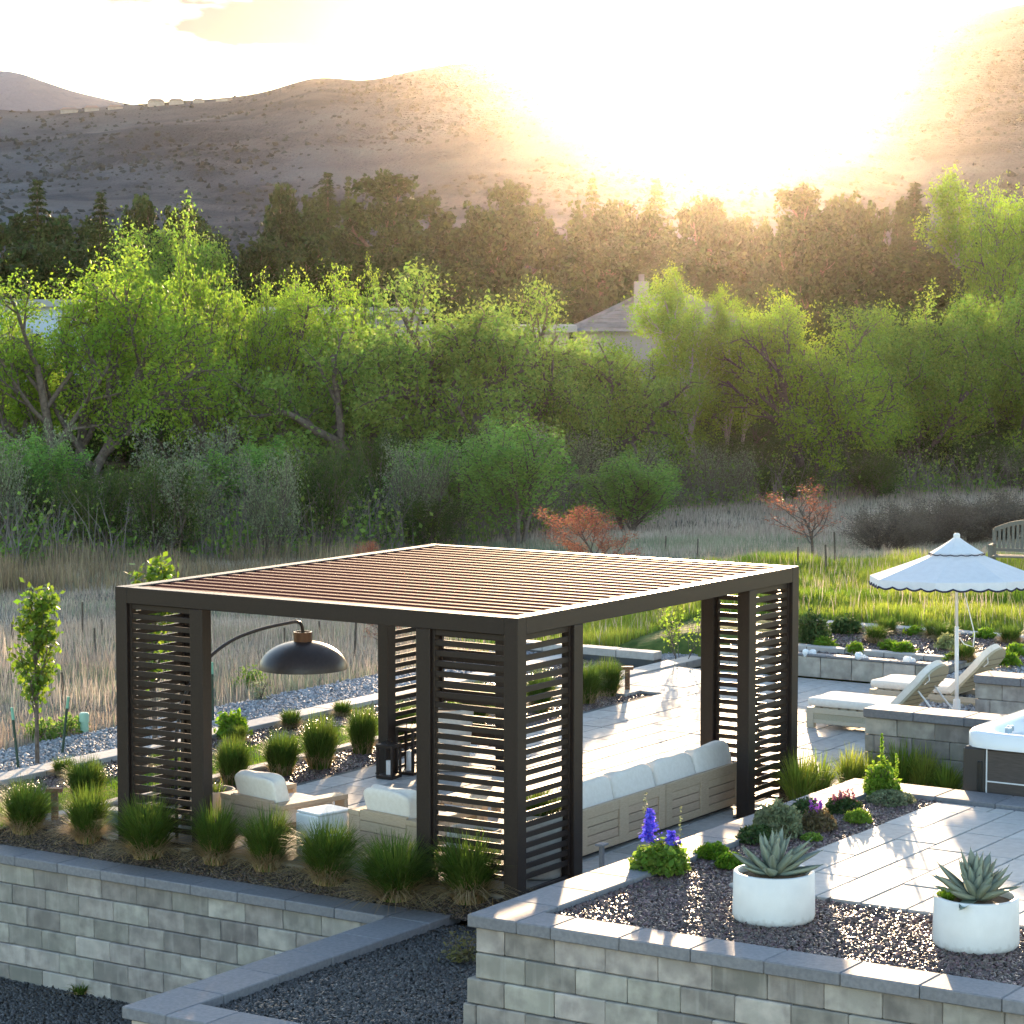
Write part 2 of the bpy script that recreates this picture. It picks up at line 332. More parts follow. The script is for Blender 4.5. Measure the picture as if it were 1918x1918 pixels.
# ------------------------------------------------------------------ the land
def fbm(x, y, s, seed=0, oct=4):
    r = np.random.default_rng(seed); o = 0; a = 1.0
    for k in range(oct):
        p = r.uniform(0, 6.28, 6); c = r.uniform(-1, 1, 4)
        o = o + a * (np.sin((x * c[0] + y * (1 - abs(c[0]))) / s * 2 ** k * 6.28 + p[0]) * np.sin((y * c[1] - x * (1 - abs(c[1]))) / s * 2 ** k * 6.28 + p[1]) + .5 * np.sin((x + y * c[2]) / s * 2 ** k * 4.1 + p[2]))
        a *= .5
    return o
def T(x, y):
    x = np.asarray(x, float); y = np.asarray(y, float)
    d = (x - CX) * FW[0] + (y - CY) * FW[1]; r = (x - CX) * RT[0] + (y - CY) * RT[1]; u = r / np.maximum(d, 1) * F + 959
    zl = np.interp(d, [0, 33, 42, 60, 80, 110, 150, 320, 700, 3000], [-.12, -.06, -.35, -1.05, -1.65, -2.2, -2.6, -2.6, -2, -2])
    zr = np.interp(d, [0, 33, 37, 41, 50, 62, 80, 110, 150, 320, 700, 3000], [-.12, -.02, .18, .36, .40, -.75, -1.6, -2.2, -2.6, -2.6, -2, -2])
    w = sstep(900, 1430, u); z = zl * (1 - w) + zr * w
    n = fbm(x, y, 23.0, 3) * .10 * sstep(36, 50, d) + fbm(x, y, 5.0, 5, 3) * .025 * sstep(34, 40, d)
    return z + n * np.where(d > 2500, 0, 1)
def flat_yard(x, y): return (y < 9.75) & (x < 14.9) | ((y < 8.2) & (x < 15.3))
def TY(x, y):           # land with the built yard levelled out below its paving
    x = np.asarray(x, float); y = np.asarray(y, float); z = T(x, y)
    k = flat_yard(x, y); return np.where(k, np.minimum(z, -.30), z)

ds = np.concatenate([np.arange(16, 34, .45), np.arange(34, 70, .6), np.geomspace(70, 9000, 90)]); us = np.concatenate([np.linspace(-2600, -200, 20), np.linspace(-150, 2080, 150), np.linspace(2150, 4600, 20)])
D, U = np.meshgrid(ds, us, indexing='ij'); R = (U - 959) / F * D
GX = CX + FW[0] * D + RT[0] * R; GY = CY + FW[1] * D + RT[1] * R
GZ = TY(GX, GY); GZ = np.where(GX < -.42, -1.75, GZ)
n1, n2 = D.shape; I = np.arange(n1 * n2).reshape(n1, n2)
Fq = np.stack([I[:-1, :-1], I[:-1, 1:], I[1:, 1:], I[1:, :-1]], -1).reshape(-1, 4)
GM = bpy.data.materials.new('field_ground'); GM.use_nodes = True
n, l = GM.node_tree.nodes, GM.node_tree.links; b = n['Principled BSDF']; b.inputs['Roughness'].default_value = .95; b.inputs['Specular IOR Level'].default_value = .1
at = n.new('ShaderNodeAttribute'); at.attribute_name = 'green'; tcn = n.new('ShaderNodeTexCoord')
t1 = n.new('ShaderNodeTexNoise'); t1.inputs['Scale'].default_value = .35; t1.inputs['Detail'].default_value = 9; l.new(tcn.outputs['Object'], t1.inputs['Vector'])
t2 = n.new('ShaderNodeTexNoise'); t2.inputs['Scale'].default_value = 6; t2.inputs['Detail'].default_value = 6; l.new(tcn.outputs['Object'], t2.inputs['Vector'])
r1 = n.new('ShaderNodeValToRGB'); r1.color_ramp.elements[0].color = (.13, .11, .08, 1); r1.color_ramp.elements[1].color = (.26, .225, .17, 1); r1.color_ramp.elements[0].position = .35; r1.color_ramp.elements[1].position = .65
r2 = n.new('ShaderNodeValToRGB'); r2.color_ramp.elements[0].color = (.05, .085, .018, 1); r2.color_ramp.elements[1].color = (.12, .15, .035, 1); r2.color_ramp.elements[0].position = .35; r2.color_ramp.elements[1].position = .65
l.new(t1.outputs['Fac'], r1.inputs['Fac']); l.new(t2.outputs['Fac'], r2.inputs['Fac'])
mm = n.new('ShaderNodeMix'); mm.data_type = 'RGBA'; l.new(at.outputs['Fac'], mm.inputs[0]); l.new(r1.outputs['Color'], mm.inputs[6]); l.new(r2.outputs['Color'], mm.inputs[7]); l.new(mm.outputs[2], b.inputs['Base Color'])
bu = n.new('ShaderNodeBump'); bu.inputs['Strength'].default_value = .6; bu.inputs['Distance'].default_value = .06; l.new(t2.outputs['Fac'], bu.inputs['Height']); l.new(bu.outputs['Normal'], b.inputs['Normal'])
def greenness(x, y):
    d = (x - CX) * FW[0] + (y - CY) * FW[1]; r = (x - CX) * RT[0] + (y - CY) * RT[1]; u = r / np.maximum(d, 1) * F + 959
    return sstep(820, 1150, u) * sstep(54.5, 50.5, d + fbm(x, y, 9, 8, 2) * .9) * sstep(33, 36, d)
gme = npmesh('ground', np.stack([GX, GY, GZ], -1).reshape(-1, 3), Fq, True)
ga = gme.attributes.new('green', 'FLOAT', 'POINT'); ga.data.foreach_set('value', greenness(GX, GY).ravel().astype(np.float32))
ob('ground', gme, GM, kind='structure', label='rough dry field falling away to the tree belt below the yard')
LG = MB(); LG.add([(-22, -16, -1.46), (-.36, -16, -1.46), (-.36, 16, -1.40), (-22, 16, -1.40)], [(0, 1, 2, 3)])
ob('ground', LG, GRAVBED, kind='structure', label='lower strip of dark gravel ground under the block wall')

# ------------------------------------------------------------------ hills
SCRUB = mat('hill_scrub', (.026, .038, .040), .95, (.042, .055, .055), .02, 3, vary=.4, island=True, spec=.1)
def hill(name, prof, dr, d0, d1, col, col2, seed, rough, label, nu=260, nd=60, scale=.01, scrub=0, ssz=2.2):
    px = np.linspace(prof[0][0], prof[-1][0], nu); ridge = np.interp(px, [p[0] for p in prof], [p[1] for p in prof])
    k = np.ones(7) / 7; ridge = np.convolve(np.pad(ridge, 3, 'edge'), k, 'valid')
    t = np.concatenate([np.linspace(0, 1, nd), np.linspace(1.03, 1.9, 14)])
    D2 = np.where(t[:, None] <= 1, d0 + (dr - d0) * t[:, None], dr + (d1 - dr) * (t[:, None] - 1) / .9) * np.ones((1, nu)); R2 = (px[None] - 959) / F * D2
    X = CX + FW[0] * D2 + RT[0] * R2; Y = CY + FW[1] * D2 + RT[1] * R2
    hr = CH + (Y0 - ridge) / F * dr; rise = np.where(t <= 1, t ** 1.25, np.clip(1 - (t - 1) * .9, .1, 1))[:, None]
    Z = -12 + (hr[None] + 12) * rise; amp = np.clip(np.minimum(t * 3, np.abs(1 - t) * 5 + .10), 0, 1)[:, None]
    from mathutils import noise as mn
    rg = np.array([[mn.multi_fractal((x_ / (dr * .22), y_ / (dr * .22), seed), .9, 2.1, 6) for x_, y_ in zip(rx_, ry_)] for rx_, ry_ in zip(X, Y)]); rg = (rg - rg.mean()) * rough * 1.5
    Z = Z + rg * amp * np.where(t > 1, .3, 1)[:, None]
    n1, n2 = Z.shape; I = np.arange(n1 * n2).reshape(n1, n2)
    me = npmesh(name, np.stack([X, Y, Z], -1).reshape(-1, 3), np.stack([I[:-1, :-1], I[:-1, 1:], I[1:, 1:], I[1:, :-1]], -1).reshape(-1, 4), True)
    m = mat(name + str(seed), col, .95, col2, scale, 10, 1.0, scale * 14, lo=.44, hi=.58, spec=.1, col3=tuple(min(1, q * 1.5) for q in col2), c3scale=scale * .35)
    for nd_ in m.node_tree.nodes:
        if nd_.type == 'BUMP': nd_.inputs['Distance'].default_value = 4
    ob(name, me, m, kind='structure', label=label)
    r2 = np.random.default_rng(seed); n_ = scrub; ii = r2.integers(2, nd, n_); jj = r2.integers(1, nu - 1, n_); f1 = r2.uniform(0, 1, n_); f2 = r2.uniform(0, 1, n_)
    def li(A): return A[ii - 1, jj] * (1 - f1) * (1 - f2) + A[ii, jj] * f1 * (1 - f2) + A[ii - 1, jj + 1] * (1 - f1) * f2 + A[ii, jj + 1] * f1 * f2
    q = np.stack([li(X), li(Y), li(Z)], 1); cl = np.array([mn.noise((a_ / 55, b_ / 55, seed)) for a_, b_ in q[:, :2]]); q = q[cl + r2.normal(0, .25, n_) > .12]
    if len(q):
        V, Fa = pebbles(r2, q, ssz, .9, .3); V[:, 2] += 0; ob('scrub', npmesh('scrub', V, Fa), SCRUB, kind='stuff', label='dark scrub dotted over the ' + ('long hill' if name == 'hill' else 'mountain slope'), cat='scrub')
    return X, Y, Z
HA = [(-700, 120), (-200, 190), (60, 214), (150, 208), (300, 196), (420, 188), (500, 178), (545, 163), (580, 152), (612, 148), (650, 154), (690, 158), (740, 146), (800, 132), (880, 124), (950, 120), (1020, 124), (1100, 134), (1180, 150), (1260, 172), (1340, 190), (1500, 205), (1800, 240), (2300, 300)]
hill('hill', HA, 860, 300, 1500, (.036, .052, .068), (.078, .094, .108), 11, 4, 'long scrub covered hill behind the trees, rising to a broad top', scale=.045, scrub=26000, ssz=.9)  # blue of the scattered skylight is put into the slope colours
HB = [(700, 400), (1000, 360), (1180, 310), (1300, 262), (1400, 215), (1500, 160), (1600, 100), (1700, 66), (1800, 40), (1918, 12), (2100, -20), (2700, -20)]
hill('mountain', HB, 1050, 430, 1800, (.045, .055, .060), (.085, .092, .095), 21, 5, 'steep mountain slope climbing out of the picture beside the sun', scale=.04, scrub=12000, ssz=1.2)
HC = [(-900, 130), (-300, 126), (-60, 132), (0, 138), (40, 140), (90, 158), (150, 178), (230, 196), (330, 214), (500, 230), (900, 250)]
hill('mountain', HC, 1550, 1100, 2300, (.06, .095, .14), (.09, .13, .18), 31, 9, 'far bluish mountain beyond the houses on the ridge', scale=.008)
HR = mat('ridge_house', (.30, .27, .24), .8, (.36, .33, .30), 1, 3, vary=.2)
HRF = mat('ridge_roof', (.16, .13, .12), .8)
rr = random.Random(5)
for (x, y, w, h) in [(130, 206, 26, 9), (172, 203, 22, 10), (216, 201, 22, 9), (292, 190, 24, 11), (330, 189, 22, 9), (372, 188, 16, 7), (420, 186, 22, 6), (850, 219, 20, 8), (872, 221, 22, 9)]:
    D3 = 852 if y < 212 else 745; c = PD(x, y + h, D3); s = D3 / F * 1.2
    t = thing('house', 'small pale house on the hill, tiny with distance', 'house', tuple(c), TH + rr.uniform(-.4, .4), 'houses on the ridge')
    W, H2 = w * s * .5, h * s
    ob('wall', MB().box(-W * .6, W * .6, -W, W, -6, H2 * .8), HR, t)
    m3 = MB(); m3.add([(-W * .7, -W * 1.1, H2 * .8), (W * .7, -W * 1.1, H2 * .8), (W * .7, W * 1.1, H2 * .8), (-W * .7, W * 1.1, H2 * .8), (0, -W * .7, H2 * 1.25), (0, W * .7, H2 * 1.25)], [(0, 1, 4), (1, 2, 5, 4), (2, 3, 5), (3, 0, 4, 5), (0, 3, 2, 1)])
    ob('roof', m3, HRF, t)

# ------------------------------------------------------------------ trees
def grow(rng, p, d, L, r, lv, mx, cfg, segs, tips):
    n = 5 if lv == 0 else 4; pts = [p.copy()]; rad = [r]; q = p.copy(); d = d / np.linalg.norm(d)
    for i in range(n):
        d = d + rng.normal(0, cfg['wob'], 3) + np.array([0, 0, cfg['up'][min(lv, len(cfg['up']) - 1)]]); d /= np.linalg.norm(d)
        q = q + d * L / n; pts.append(q.copy()); rad.append(r * (1 - (i + 1) / n * (.45 if lv < mx else .7)))
    segs.append((lv, pts, rad))
    if lv == mx: tips.append((pts, L)); return
    k = cfg['kids'][lv]; k = max(2, int(round(k * rng.uniform(.8, 1.2))))
    for j in range(k):
        t = cfg['t0'][min(lv, len(cfg['t0']) - 1)] + (1 - cfg['t0'][min(lv, len(cfg['t0']) - 1)]) * (j + rng.uniform(.2, .9)) / k; x = min(t, .99) * n; i = int(x); pos = pts[i] + (pts[i + 1] - pts[i]) * (x - i)
        dr = (pts[i + 1] - pts[i]); dr /= np.linalg.norm(dr); a = rng.uniform(0, 6.28) if lv else (j * 2.4 + rng.uniform(-.5, .5))
        s = np.cross(dr, [np.cos(a), np.sin(a), .3]); s /= np.linalg.norm(s) + 1e-9; an = cfg['ang'][min(lv, len(cfg['ang']) - 1)] * rng.uniform(.7, 1.25)
        grow(rng, pos, dr * np.cos(an) + s * np.sin(an), L * cfg['ratio'][min(lv, len(cfg['ratio']) - 1)] * rng.uniform(.75, 1.2) * (1.1 - .35 * t), rad[i] * .62, lv + 1, mx, cfg, segs, tips)
def wood(segs, thin=.012, maxlv=9):
    m = MB()
    for lv, pts, rad in segs:
        if lv <= maxlv: m.tube(pts, [max(r, thin) for r in rad], 7 if lv == 0 else (5 if lv == 1 else 3), cap=False)
    return m
def cards(rng, P0, size, asp=.6, up=.35):
    n = len(P0); N = rng.normal(0, 1, (n, 3)); N[:, 2] += up; N /= np.linalg.norm(N, axis=1, keepdims=True)
    A = np.cross(N, rng.normal(0, 1, (n, 3))); A /= np.linalg.norm(A, axis=1, keepdims=True); B = np.cross(N, A); S = (size * rng.uniform(.6, 1.35, (n, 1)))
    V = np.stack([P0 - A * S, P0 + B * S * asp + A * S * .1, P0 + A * S, P0 - B * S * asp + A * S * .1], 1).reshape(-1, 3)
    return V, np.arange(4 * n).reshape(-1, 4)
def tree_proto(name, label, seed, cfg, leafm, barkm, nleaf, lsize, spread, H0=1.0, trunks=1, thin=.012, tr=.02, group=None, leaf2=None, clump=1):
    rng = np.random.default_rng(seed); segs, tips = [], []
    for k in range(trunks):
        a = k * 2.2 + rng.uniform(0, 1); lean = 0.0 if trunks == 1 else cfg.get('lean', .25)
        grow(rng, np.array([math.cos(a) * .12 * (trunks > 1), math.sin(a) * .12 * (trunks > 1), -.15]), np.array([math.cos(a) * lean + cfg.get('tilt', 0), math.sin(a) * lean, 1.0]), cfg['trunk'] * rng.uniform(.85, 1.1), cfg['rad'], 0, cfg['levels'], cfg, segs, tips)
    t = thing(name, label, 'tree', group=group)
    ob('trunk', wood(segs, thin), barkm, t, smooth=True)
    per = max(1, nleaf // max(1, len(tips))); Q = []
    for pts, L in tips:
        A = np.array(pts); c = rng.uniform(.15, 1.05, max(1, per // clump)); x = np.clip(c * (len(A) - 1), 0, len(A) - 1.001); i = x.astype(int); base = A[i] + (A[i + 1] - A[i]) * (x - i)[:, None]
        base = np.repeat(base + rng.normal(0, spread, base.shape), clump, 0); Q.append(base + rng.normal(0, spread * .45, base.shape) * (clump > 1))
    Q = np.concatenate(Q, 0)
    V, Fa = cards(rng, Q, lsize); ob('crown', npmesh('crown', V, Fa), leafm, t)
    top = max(float(Q[:, 2].max()), 1e-3); t['h0'] = top;  t['w0'] = float(np.percentile(Q[:, 0], 98) - np.percentile(Q[:, 0], 2))
    return t
PLACED = {}
def put(proto, px, base_y, top_y, width=None, D=None, label=None, group=None, rz=None, used=[]):
    """stand a tree where the ground meets its foot; its height comes from the top seen in the photograph"""
    if D is None:
        D = 60.0
        for _ in range(60):
            q = PD(px, base_y, D); D += (q[2] - float(T(q[0], q[1]))) * 3.0
            D = min(max(D, 30), 400)
    q = PD(px, 900, D); g = float(T(q[0], q[1])); top = PD(px, top_y, D)[2]
    s = (top - g) / proto['h0']; sx = s if width is None else (width / F * D) / proto['w0']
    rz = random.Random(int(px * 7 + top_y)).uniform(0, 6.28) if rz is None else rz
    first = proto.name not in PLACED
    if first:
        PLACED[proto.name] = 1; proto.location = (q[0], q[1], g - .05); proto.rotation_euler = (0, 0, rz); proto.scale = (sx, sx, s)
        return tag(proto, label, None, group)
    return dup(proto, (q[0], q[1], g - .05), rz, label, group, (sx, sx, s))

cfgA = dict(wob=.10, up=[.05, .06, .03, .0], kids=[8, 6, 5], t0=[.34, .25, .2], ang=[.65, .75, .8], ratio=[.58, .55, .5], levels=3, trunk=5.6, rad=.20, lean=.30)
cfgW = dict(wob=.14, up=[.0, .06, -.03, -.10], kids=[8, 6, 5], t0=[.25, .2, .2], ang=[.85, .75, .8], ratio=[.85, .6, .5], levels=3, trunk=4.2, rad=.32, lean=.5)
cfgC = dict(wob=.07, up=[.05, .16, .10, .05], kids=[11, 5, 3], t0=[.28, .2, .2], ang=[.65, .6, .7], ratio=[.34, .5, .5], levels=3, trunk=8.5, rad=.14, lean=.12)
cfgR = dict(wob=.10, up=[.03, .08, .02, -.04], kids=[9, 6, 4], t0=[.15, .2, .2], ang=[.9, .8, .8], ratio=[.75, .58, .5], levels=3, trunk=4.6, rad=.20, lean=.35)
cfgS = dict(wob=.10, up=[.05, .08, .04], kids=[6, 5], t0=[.1, .15], ang=[.5, .6], ratio=[.6, .5], levels=2, trunk=3.0, rad=.05, lean=.55)
cfgV = dict(wob=.06, up=[.06, .12, .10], kids=[9, 6], t0=[.12, .15], ang=[.45, .5], ratio=[.6, .5], levels=2, trunk=4.0, rad=.08, lean=.22)
tA = tree_proto('cottonwood_tree', 'x', 1, cfgA, LEAFY, BARK, 36000, .064, .23, trunks=4, clump=3)
tA2 = tree_proto('cottonwood_tree', 'x', 12, cfgA, LEAFY, BARK, 15000, .066, .16, trunks=2, clump=4)
tW = tree_proto('willow_tree', 'x', 3, cfgW, LEAFD, BARK, 50000, .060, .22, trunks=3)
tC = tree_proto('poplar_tree', 'x', 4, cfgC, LEAFY, BARKW, 28000, .066, .21, trunks=2, clump=3)
tR = tree_proto('elm_tree', 'x', 5, cfgR, LEAFG, BARK, 50000, .062, .24, trunks=2, clump=3)
tRd = tree_proto('shade_toned_tree', 'x', 5, cfgR, DARKF, BARK, 44000, .062, .26, trunks=2, clump=3)
tWd = tree_proto('shade_toned_tree', 'x', 3, cfgW, DARKF, BARK, 44000, .060, .24, trunks=3)
tS = tree_proto('shrub', 'x', 6, cfgS, DARKF, BARK, 9000, .062, .15, trunks=7)
tS2 = tree_proto('shrub', 'x', 26, cfgS, LEAFS, BARK, 5500, .058, .17, trunks=9)
tV = tree_proto('young_tree', 'x', 7, cfgV, LEAFV, BARK, 12000, .060, .14, trunks=3)

def conifer_proto(name, seed, H, W, prof, droop, ncard, csize, whorl=.42, tipup=.0):
    rng = np.random.default_rng(seed); t = thing(name, 'x', 'tree'); tk = MB().tube([(0, 0, -.3), (rng.normal(0, .1), rng.normal(0, .1), H * .5), (0, 0, H * .97)], [.028 * H, .018 * H, .01], 7, cap=False); Q = []; Ls = []
    z = H * .08; k = 0
    while z < H * .985:
        u = z / H; L0 = W * .5 * prof(u); nb = 7 if u < .8 else 5
        for j in range(nb):
            L = L0 * rng.uniform(.62, 1.12); a = 2 * math.pi * (j / nb) + k * .7 + rng.uniform(-.3, .3); n = max(3, int(ncard * (L / (W * .5) + .15)))
            tt = rng.uniform(.10, 1, n) ** .8; L = L * (1 + .22 * math.sin(a * 2 + z * .9 + seed)); zz = z - droop * L * tt + tipup * L * tt ** 2.2; sp = .13 * L * (1.15 - tt * .6) + .05
            Q.append(np.stack([np.cos(a) * L * tt + rng.normal(0, 1, n) * sp * abs(math.sin(a)) + rng.normal(0, .06, n), np.sin(a) * L * tt + rng.normal(0, 1, n) * sp * abs(math.cos(a)) + rng.normal(0, .06, n), zz + rng.normal(0, .07, n) - .3 * sp * rng.uniform(0, 1, n)], 1)); Ls.append(np.full(n, a))
            if k % 2 == 0: tk.tube([(0, 0, z), (math.cos(a) * L * .9, math.sin(a) * L * .9, z - droop * L * .9 + tipup * L * .75)], [.035 * (1.1 - u), .012], 3, cap=False)
        z += whorl * (.75 + .5 * (1 - u)); k += 1
    Q = np.concatenate(Q, 0); A0 = np.concatenate(Ls); n = len(Q)
    A = np.stack([np.cos(A0 + rng.normal(0, .7, n)), np.sin(A0 + rng.normal(0, .7, n)), rng.normal(-.1 + tipup * 1.5, .35, n)], 1); A /= np.linalg.norm(A, axis=1, keepdims=True)
    N = rng.normal(0, .6, (n, 3)); N[:, 2] += .8; B = np.cross(N, A); B /= np.linalg.norm(B, axis=1, keepdims=True); S = csize * rng.uniform(.6, 1.3, (n, 1))
    V = np.stack([Q - A * S, Q + B * S * .32 + A * S * .2, Q + A * S * 1.1, Q - B * S * .32 + A * S * .2], 1).reshape(-1, 3)
    ob('trunk', tk, BARK, t); ob('crown', npmesh('crown', V, np.arange(4 * n).reshape(-1, 4)), NEED, t)
    t['h0'] = H * .97; t['w0'] = W; return t
kSp = conifer_proto('spruce_tree', 41, 17, 7.0, lambda u: (1 - u) ** .72 * 1.0 + .03, .28, 120, .17, .52)
cfgP = dict(wob=.09, up=[.02, .10, .06, .06], kids=[20, 7, 4], t0=[.18, .25, .2], ang=[1.15, .75, .7], ratio=[.40, .48, .5], levels=3, trunk=11.0, rad=.24)
cfgQ = dict(wob=.10, up=[.03, .14, .08, .08], kids=[16, 7, 4], t0=[.12, .25, .2], ang=[1.0, .75, .7], ratio=[.46, .48, .5], levels=3, trunk=9.0, rad=.22)
kPi = tree_proto('pine_tree', 'x', 42, cfgP, NEED, BARK, 34000, .15, .20, clump=8)
kFi = conifer_proto('fir_tree', 43, 18, 5.2, lambda u: (1 - u) ** .8 * 1.0 + .03, .20, 110, .17, .50)
kPr = tree_proto('pine_tree', 'x', 44, cfgQ, NEED, BARK, 34000, .15, .20, clump=8)
kPs = tree_proto('pine_tree', 'x', 47, dict(cfgQ, kids=[18, 6, 4], ratio=[.36, .5, .5]), NEED, BARK, 30000, .15, .20, clump=8)

def near(x):
    for lim, s in ((330, 'the tall many-stemmed cottonwood'), (500, 'the sparse leaning cottonwood'), (640, 'the glowing cottonwood beside the willow'), (920, 'the big forked willow'), (1070, 'the round-topped willow'), (1250, 'the tiled roof and chimney'), (1430, 'the pale-trunked poplars'), (1640, 'the rounded cottonwood past the roof'), (9999, 'the large green elms')):
        if x < lim: return s
GC = 'conifers in the dark belt behind the pale trees'
L1 = 'dark spruce with a pointed top behind '; L2 = 'broad dark pine with a rounded crown behind '; L3 = 'narrow dark fir with a spire top behind '; L4 = 'bushy dark pine behind '
for (pr, x, ty, D, w, lb) in [(kSp, 78, 352, 150, 150, L1), (kSp, 195, 374, 165, 120, L1), (kPr, 20, 400, 150, 160, L4), (kPr, 140, 405, 175, 150, L4), (kFi, 245, 420, 160, 90, L3), (kPr, 300, 366, 165, 130, L4), (kPr, 345, 425, 150, 190, L4), (kPr, 470, 385, 165, 140, L4), (kPr, 548, 346, 180, 130, L4), (kSp, 617, 338, 170, 130, L1), (kFi, 655, 344, 190, 60, L3),
        (kPi, 742, 318, 165, 260, L2), (kPi, 690, 372, 150, 190, L2), (kPr, 835, 380, 160, 150, L4), (kPr, 905, 420, 165, 140, L4), (kPi, 968, 338, 175, 170, L2), (kPr, 1035, 378, 170, 130, L4), (kSp, 1108, 348, 180, 100, L1), (kPr, 1160, 376, 175, 130, L4), (kSp, 1226, 348, 180, 120, L1), (kPr, 1290, 372, 175, 130, L4), (kPr, 1345, 395, 185, 110, L4), (kPr, 1400, 408, 190, 100, L4),
        (kPi, 1540, 345, 165, 230, L2), (kPr, 1480, 432, 150, 150, L4), (kPr, 1612, 360, 175, 120, L4), (kPr, 1665, 372, 180, 110, L4), (kFi, 1706, 356, 160, 120, L3), (kFi, 1792, 368, 165, 110, L3), (kPr, 1745, 440, 165, 110, L4), (kPr, 1890, 420, 160, 140, L4), (kPr, 425, 440, 150, 150, L4), (kPr, 1010, 440, 150, 170, L4), (kPr, 580, 440, 150, 160, L4), (kPr, 1130, 450, 150, 190, L4), (kPi, 1260, 440, 155, 190, L2), (kPr, 1380, 470, 155, 170, L4), (kPr, 60, 450, 140, 190, L4), (kPr, 210, 460, 142, 180, L4), (kPr, 1590, 470, 150, 190, L4), (kPr, 780, 470, 148, 190, L4), (kPr, 1680, 480, 150, 170, L4)]:
    if pr is kPr and (x // 10) % 2: pr = kPs
    put(pr, x, 0, ty - (10 if pr in (kSp, kFi) else 4), w * (1.35 if pr in (kSp, kFi) else 1.2), D, lb + near(x), GC)

GB = 'pale spring trees along the field edge'
put(tA, 135, 0, 448, 340, 82, 'tall yellow-green cottonwood with several dark stems beside the blue-white house', GB, .4)
put(tA2, 408, 0, 420, 200, 88, 'sparse yellow-green cottonwood with bare twigs and a leaning trunk', GB, 2.0)
put(tA, 548, 0, 480, 250, 90, 'yellow-green cottonwood with glowing leaves between the bare-topped one and the big willow', GB, 1.2)
put(tA2, 655, 0, 470, 150, 104, 'thin yellow-green cottonwood in front of the flat-roofed house', GB, 5.0)
put(tW, 800, 0, 446, 470, 86, 'big spreading willow with dark forked limbs in the middle of the tree belt', GB, 0.6)
put(tW, 1005, 0, 482, 360, 92, 'spreading willow with a smooth round top next to the grey tiled roof', GB, 3.4)
put(tC, 1305, 0, 478, 200, 98, 'tall pale-trunked poplar in front of the grey tiled roof', GB, .3)
put(tC, 1375, 0, 520, 150, 101, 'slim pale-trunked poplar at the far end of the grey tiled roof', GB, 2.3)
put(tA, 1160, 0, 610, 190, 99, 'short yellow-green cottonwood below the chimney', GB, 4.0)
put(tA, 1515, 0, 530, 240, 97, 'rounded yellow-green cottonwood between the roof and the green elm', GB, 2.8)
put(tR, 1735, 0, 520, 300, 104, 'large rounded green elm overhanging the open meadow', GB, .9)
put(tR, 1880, 0, 472, 320, 108, 'big round-topped green elm at the end of the tree belt', GB, 2.9)
put(tC, 1850, 0, 300, 230, 150, 'tall yellow-green poplar rising above the firs', GB, 1.5)
put(tA, 1905, 0, 322, 200, 140, 'bright yellow-green cottonwood rising above the big green elms', GB, 4.4)
put(tR, 372, 0, 358, 270, 138, 'bright green round-headed tree among the dark pines', GB, .5)
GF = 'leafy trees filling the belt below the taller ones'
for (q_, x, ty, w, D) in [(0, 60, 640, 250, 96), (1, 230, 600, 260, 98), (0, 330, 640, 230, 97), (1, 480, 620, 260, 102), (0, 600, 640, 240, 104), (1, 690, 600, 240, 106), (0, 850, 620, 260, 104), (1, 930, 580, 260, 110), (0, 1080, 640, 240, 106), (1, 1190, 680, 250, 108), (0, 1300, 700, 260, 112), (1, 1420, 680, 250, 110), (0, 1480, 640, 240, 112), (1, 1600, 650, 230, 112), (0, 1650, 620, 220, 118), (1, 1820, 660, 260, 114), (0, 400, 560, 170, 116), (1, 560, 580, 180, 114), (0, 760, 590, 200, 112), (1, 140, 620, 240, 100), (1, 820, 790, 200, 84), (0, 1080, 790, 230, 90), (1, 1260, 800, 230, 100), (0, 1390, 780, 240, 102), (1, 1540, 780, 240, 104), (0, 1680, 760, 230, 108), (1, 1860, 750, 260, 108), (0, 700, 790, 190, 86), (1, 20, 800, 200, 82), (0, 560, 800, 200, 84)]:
    put(tRd if q_ else tWd, x, 0, ty, w, D, ('dense tree in shade-dark leaf colour behind ' if D > 95 and ty < 720 else 'low tree in shade-dark leaf colour below ') + near(x), GF)
put(tV, 968, 0, 765, 165, 73, 'upright vase-shaped fresh green young tree at the field edge', GB)
put(tV, 820, 0, 800, 160, 76, 'wide grey-green young tree at the field edge', GB)
put(tV, 1180, 0, 838, 150, 80, 'small feathery green young tree beside dark brush', GB)
put(tV, 60, 0, 790, 140, 71, 'bright green young tree at the foot of the cottonwood stems', GB)
put(tV, 470, 0, 810, 150, 74, 'pale green young tree before the dark thicket', GB)
GS = 'shrubs along the foot of the tree belt'; LS = 'shrub in shade-dark green leaf colour below '; LS2 = 'grey twiggy shrub below '
rs = random.Random(77)
for i in range(46):
    x = -20 + i * 44 + rs.uniform(-18, 18); D = np.interp(x, [0, 500, 900, 1300, 1918], [66, 69, 77, 93, 103]) + rs.uniform(-3, 8)
    by = rs.uniform(760, 920) if x < 1400 else rs.uniform(760, 860)
    k_ = rs.random() < .7; put(tS if k_ else tS2, x, 0, by, rs.uniform(110, 190), D, (LS if k_ else LS2) + near(x), GS)
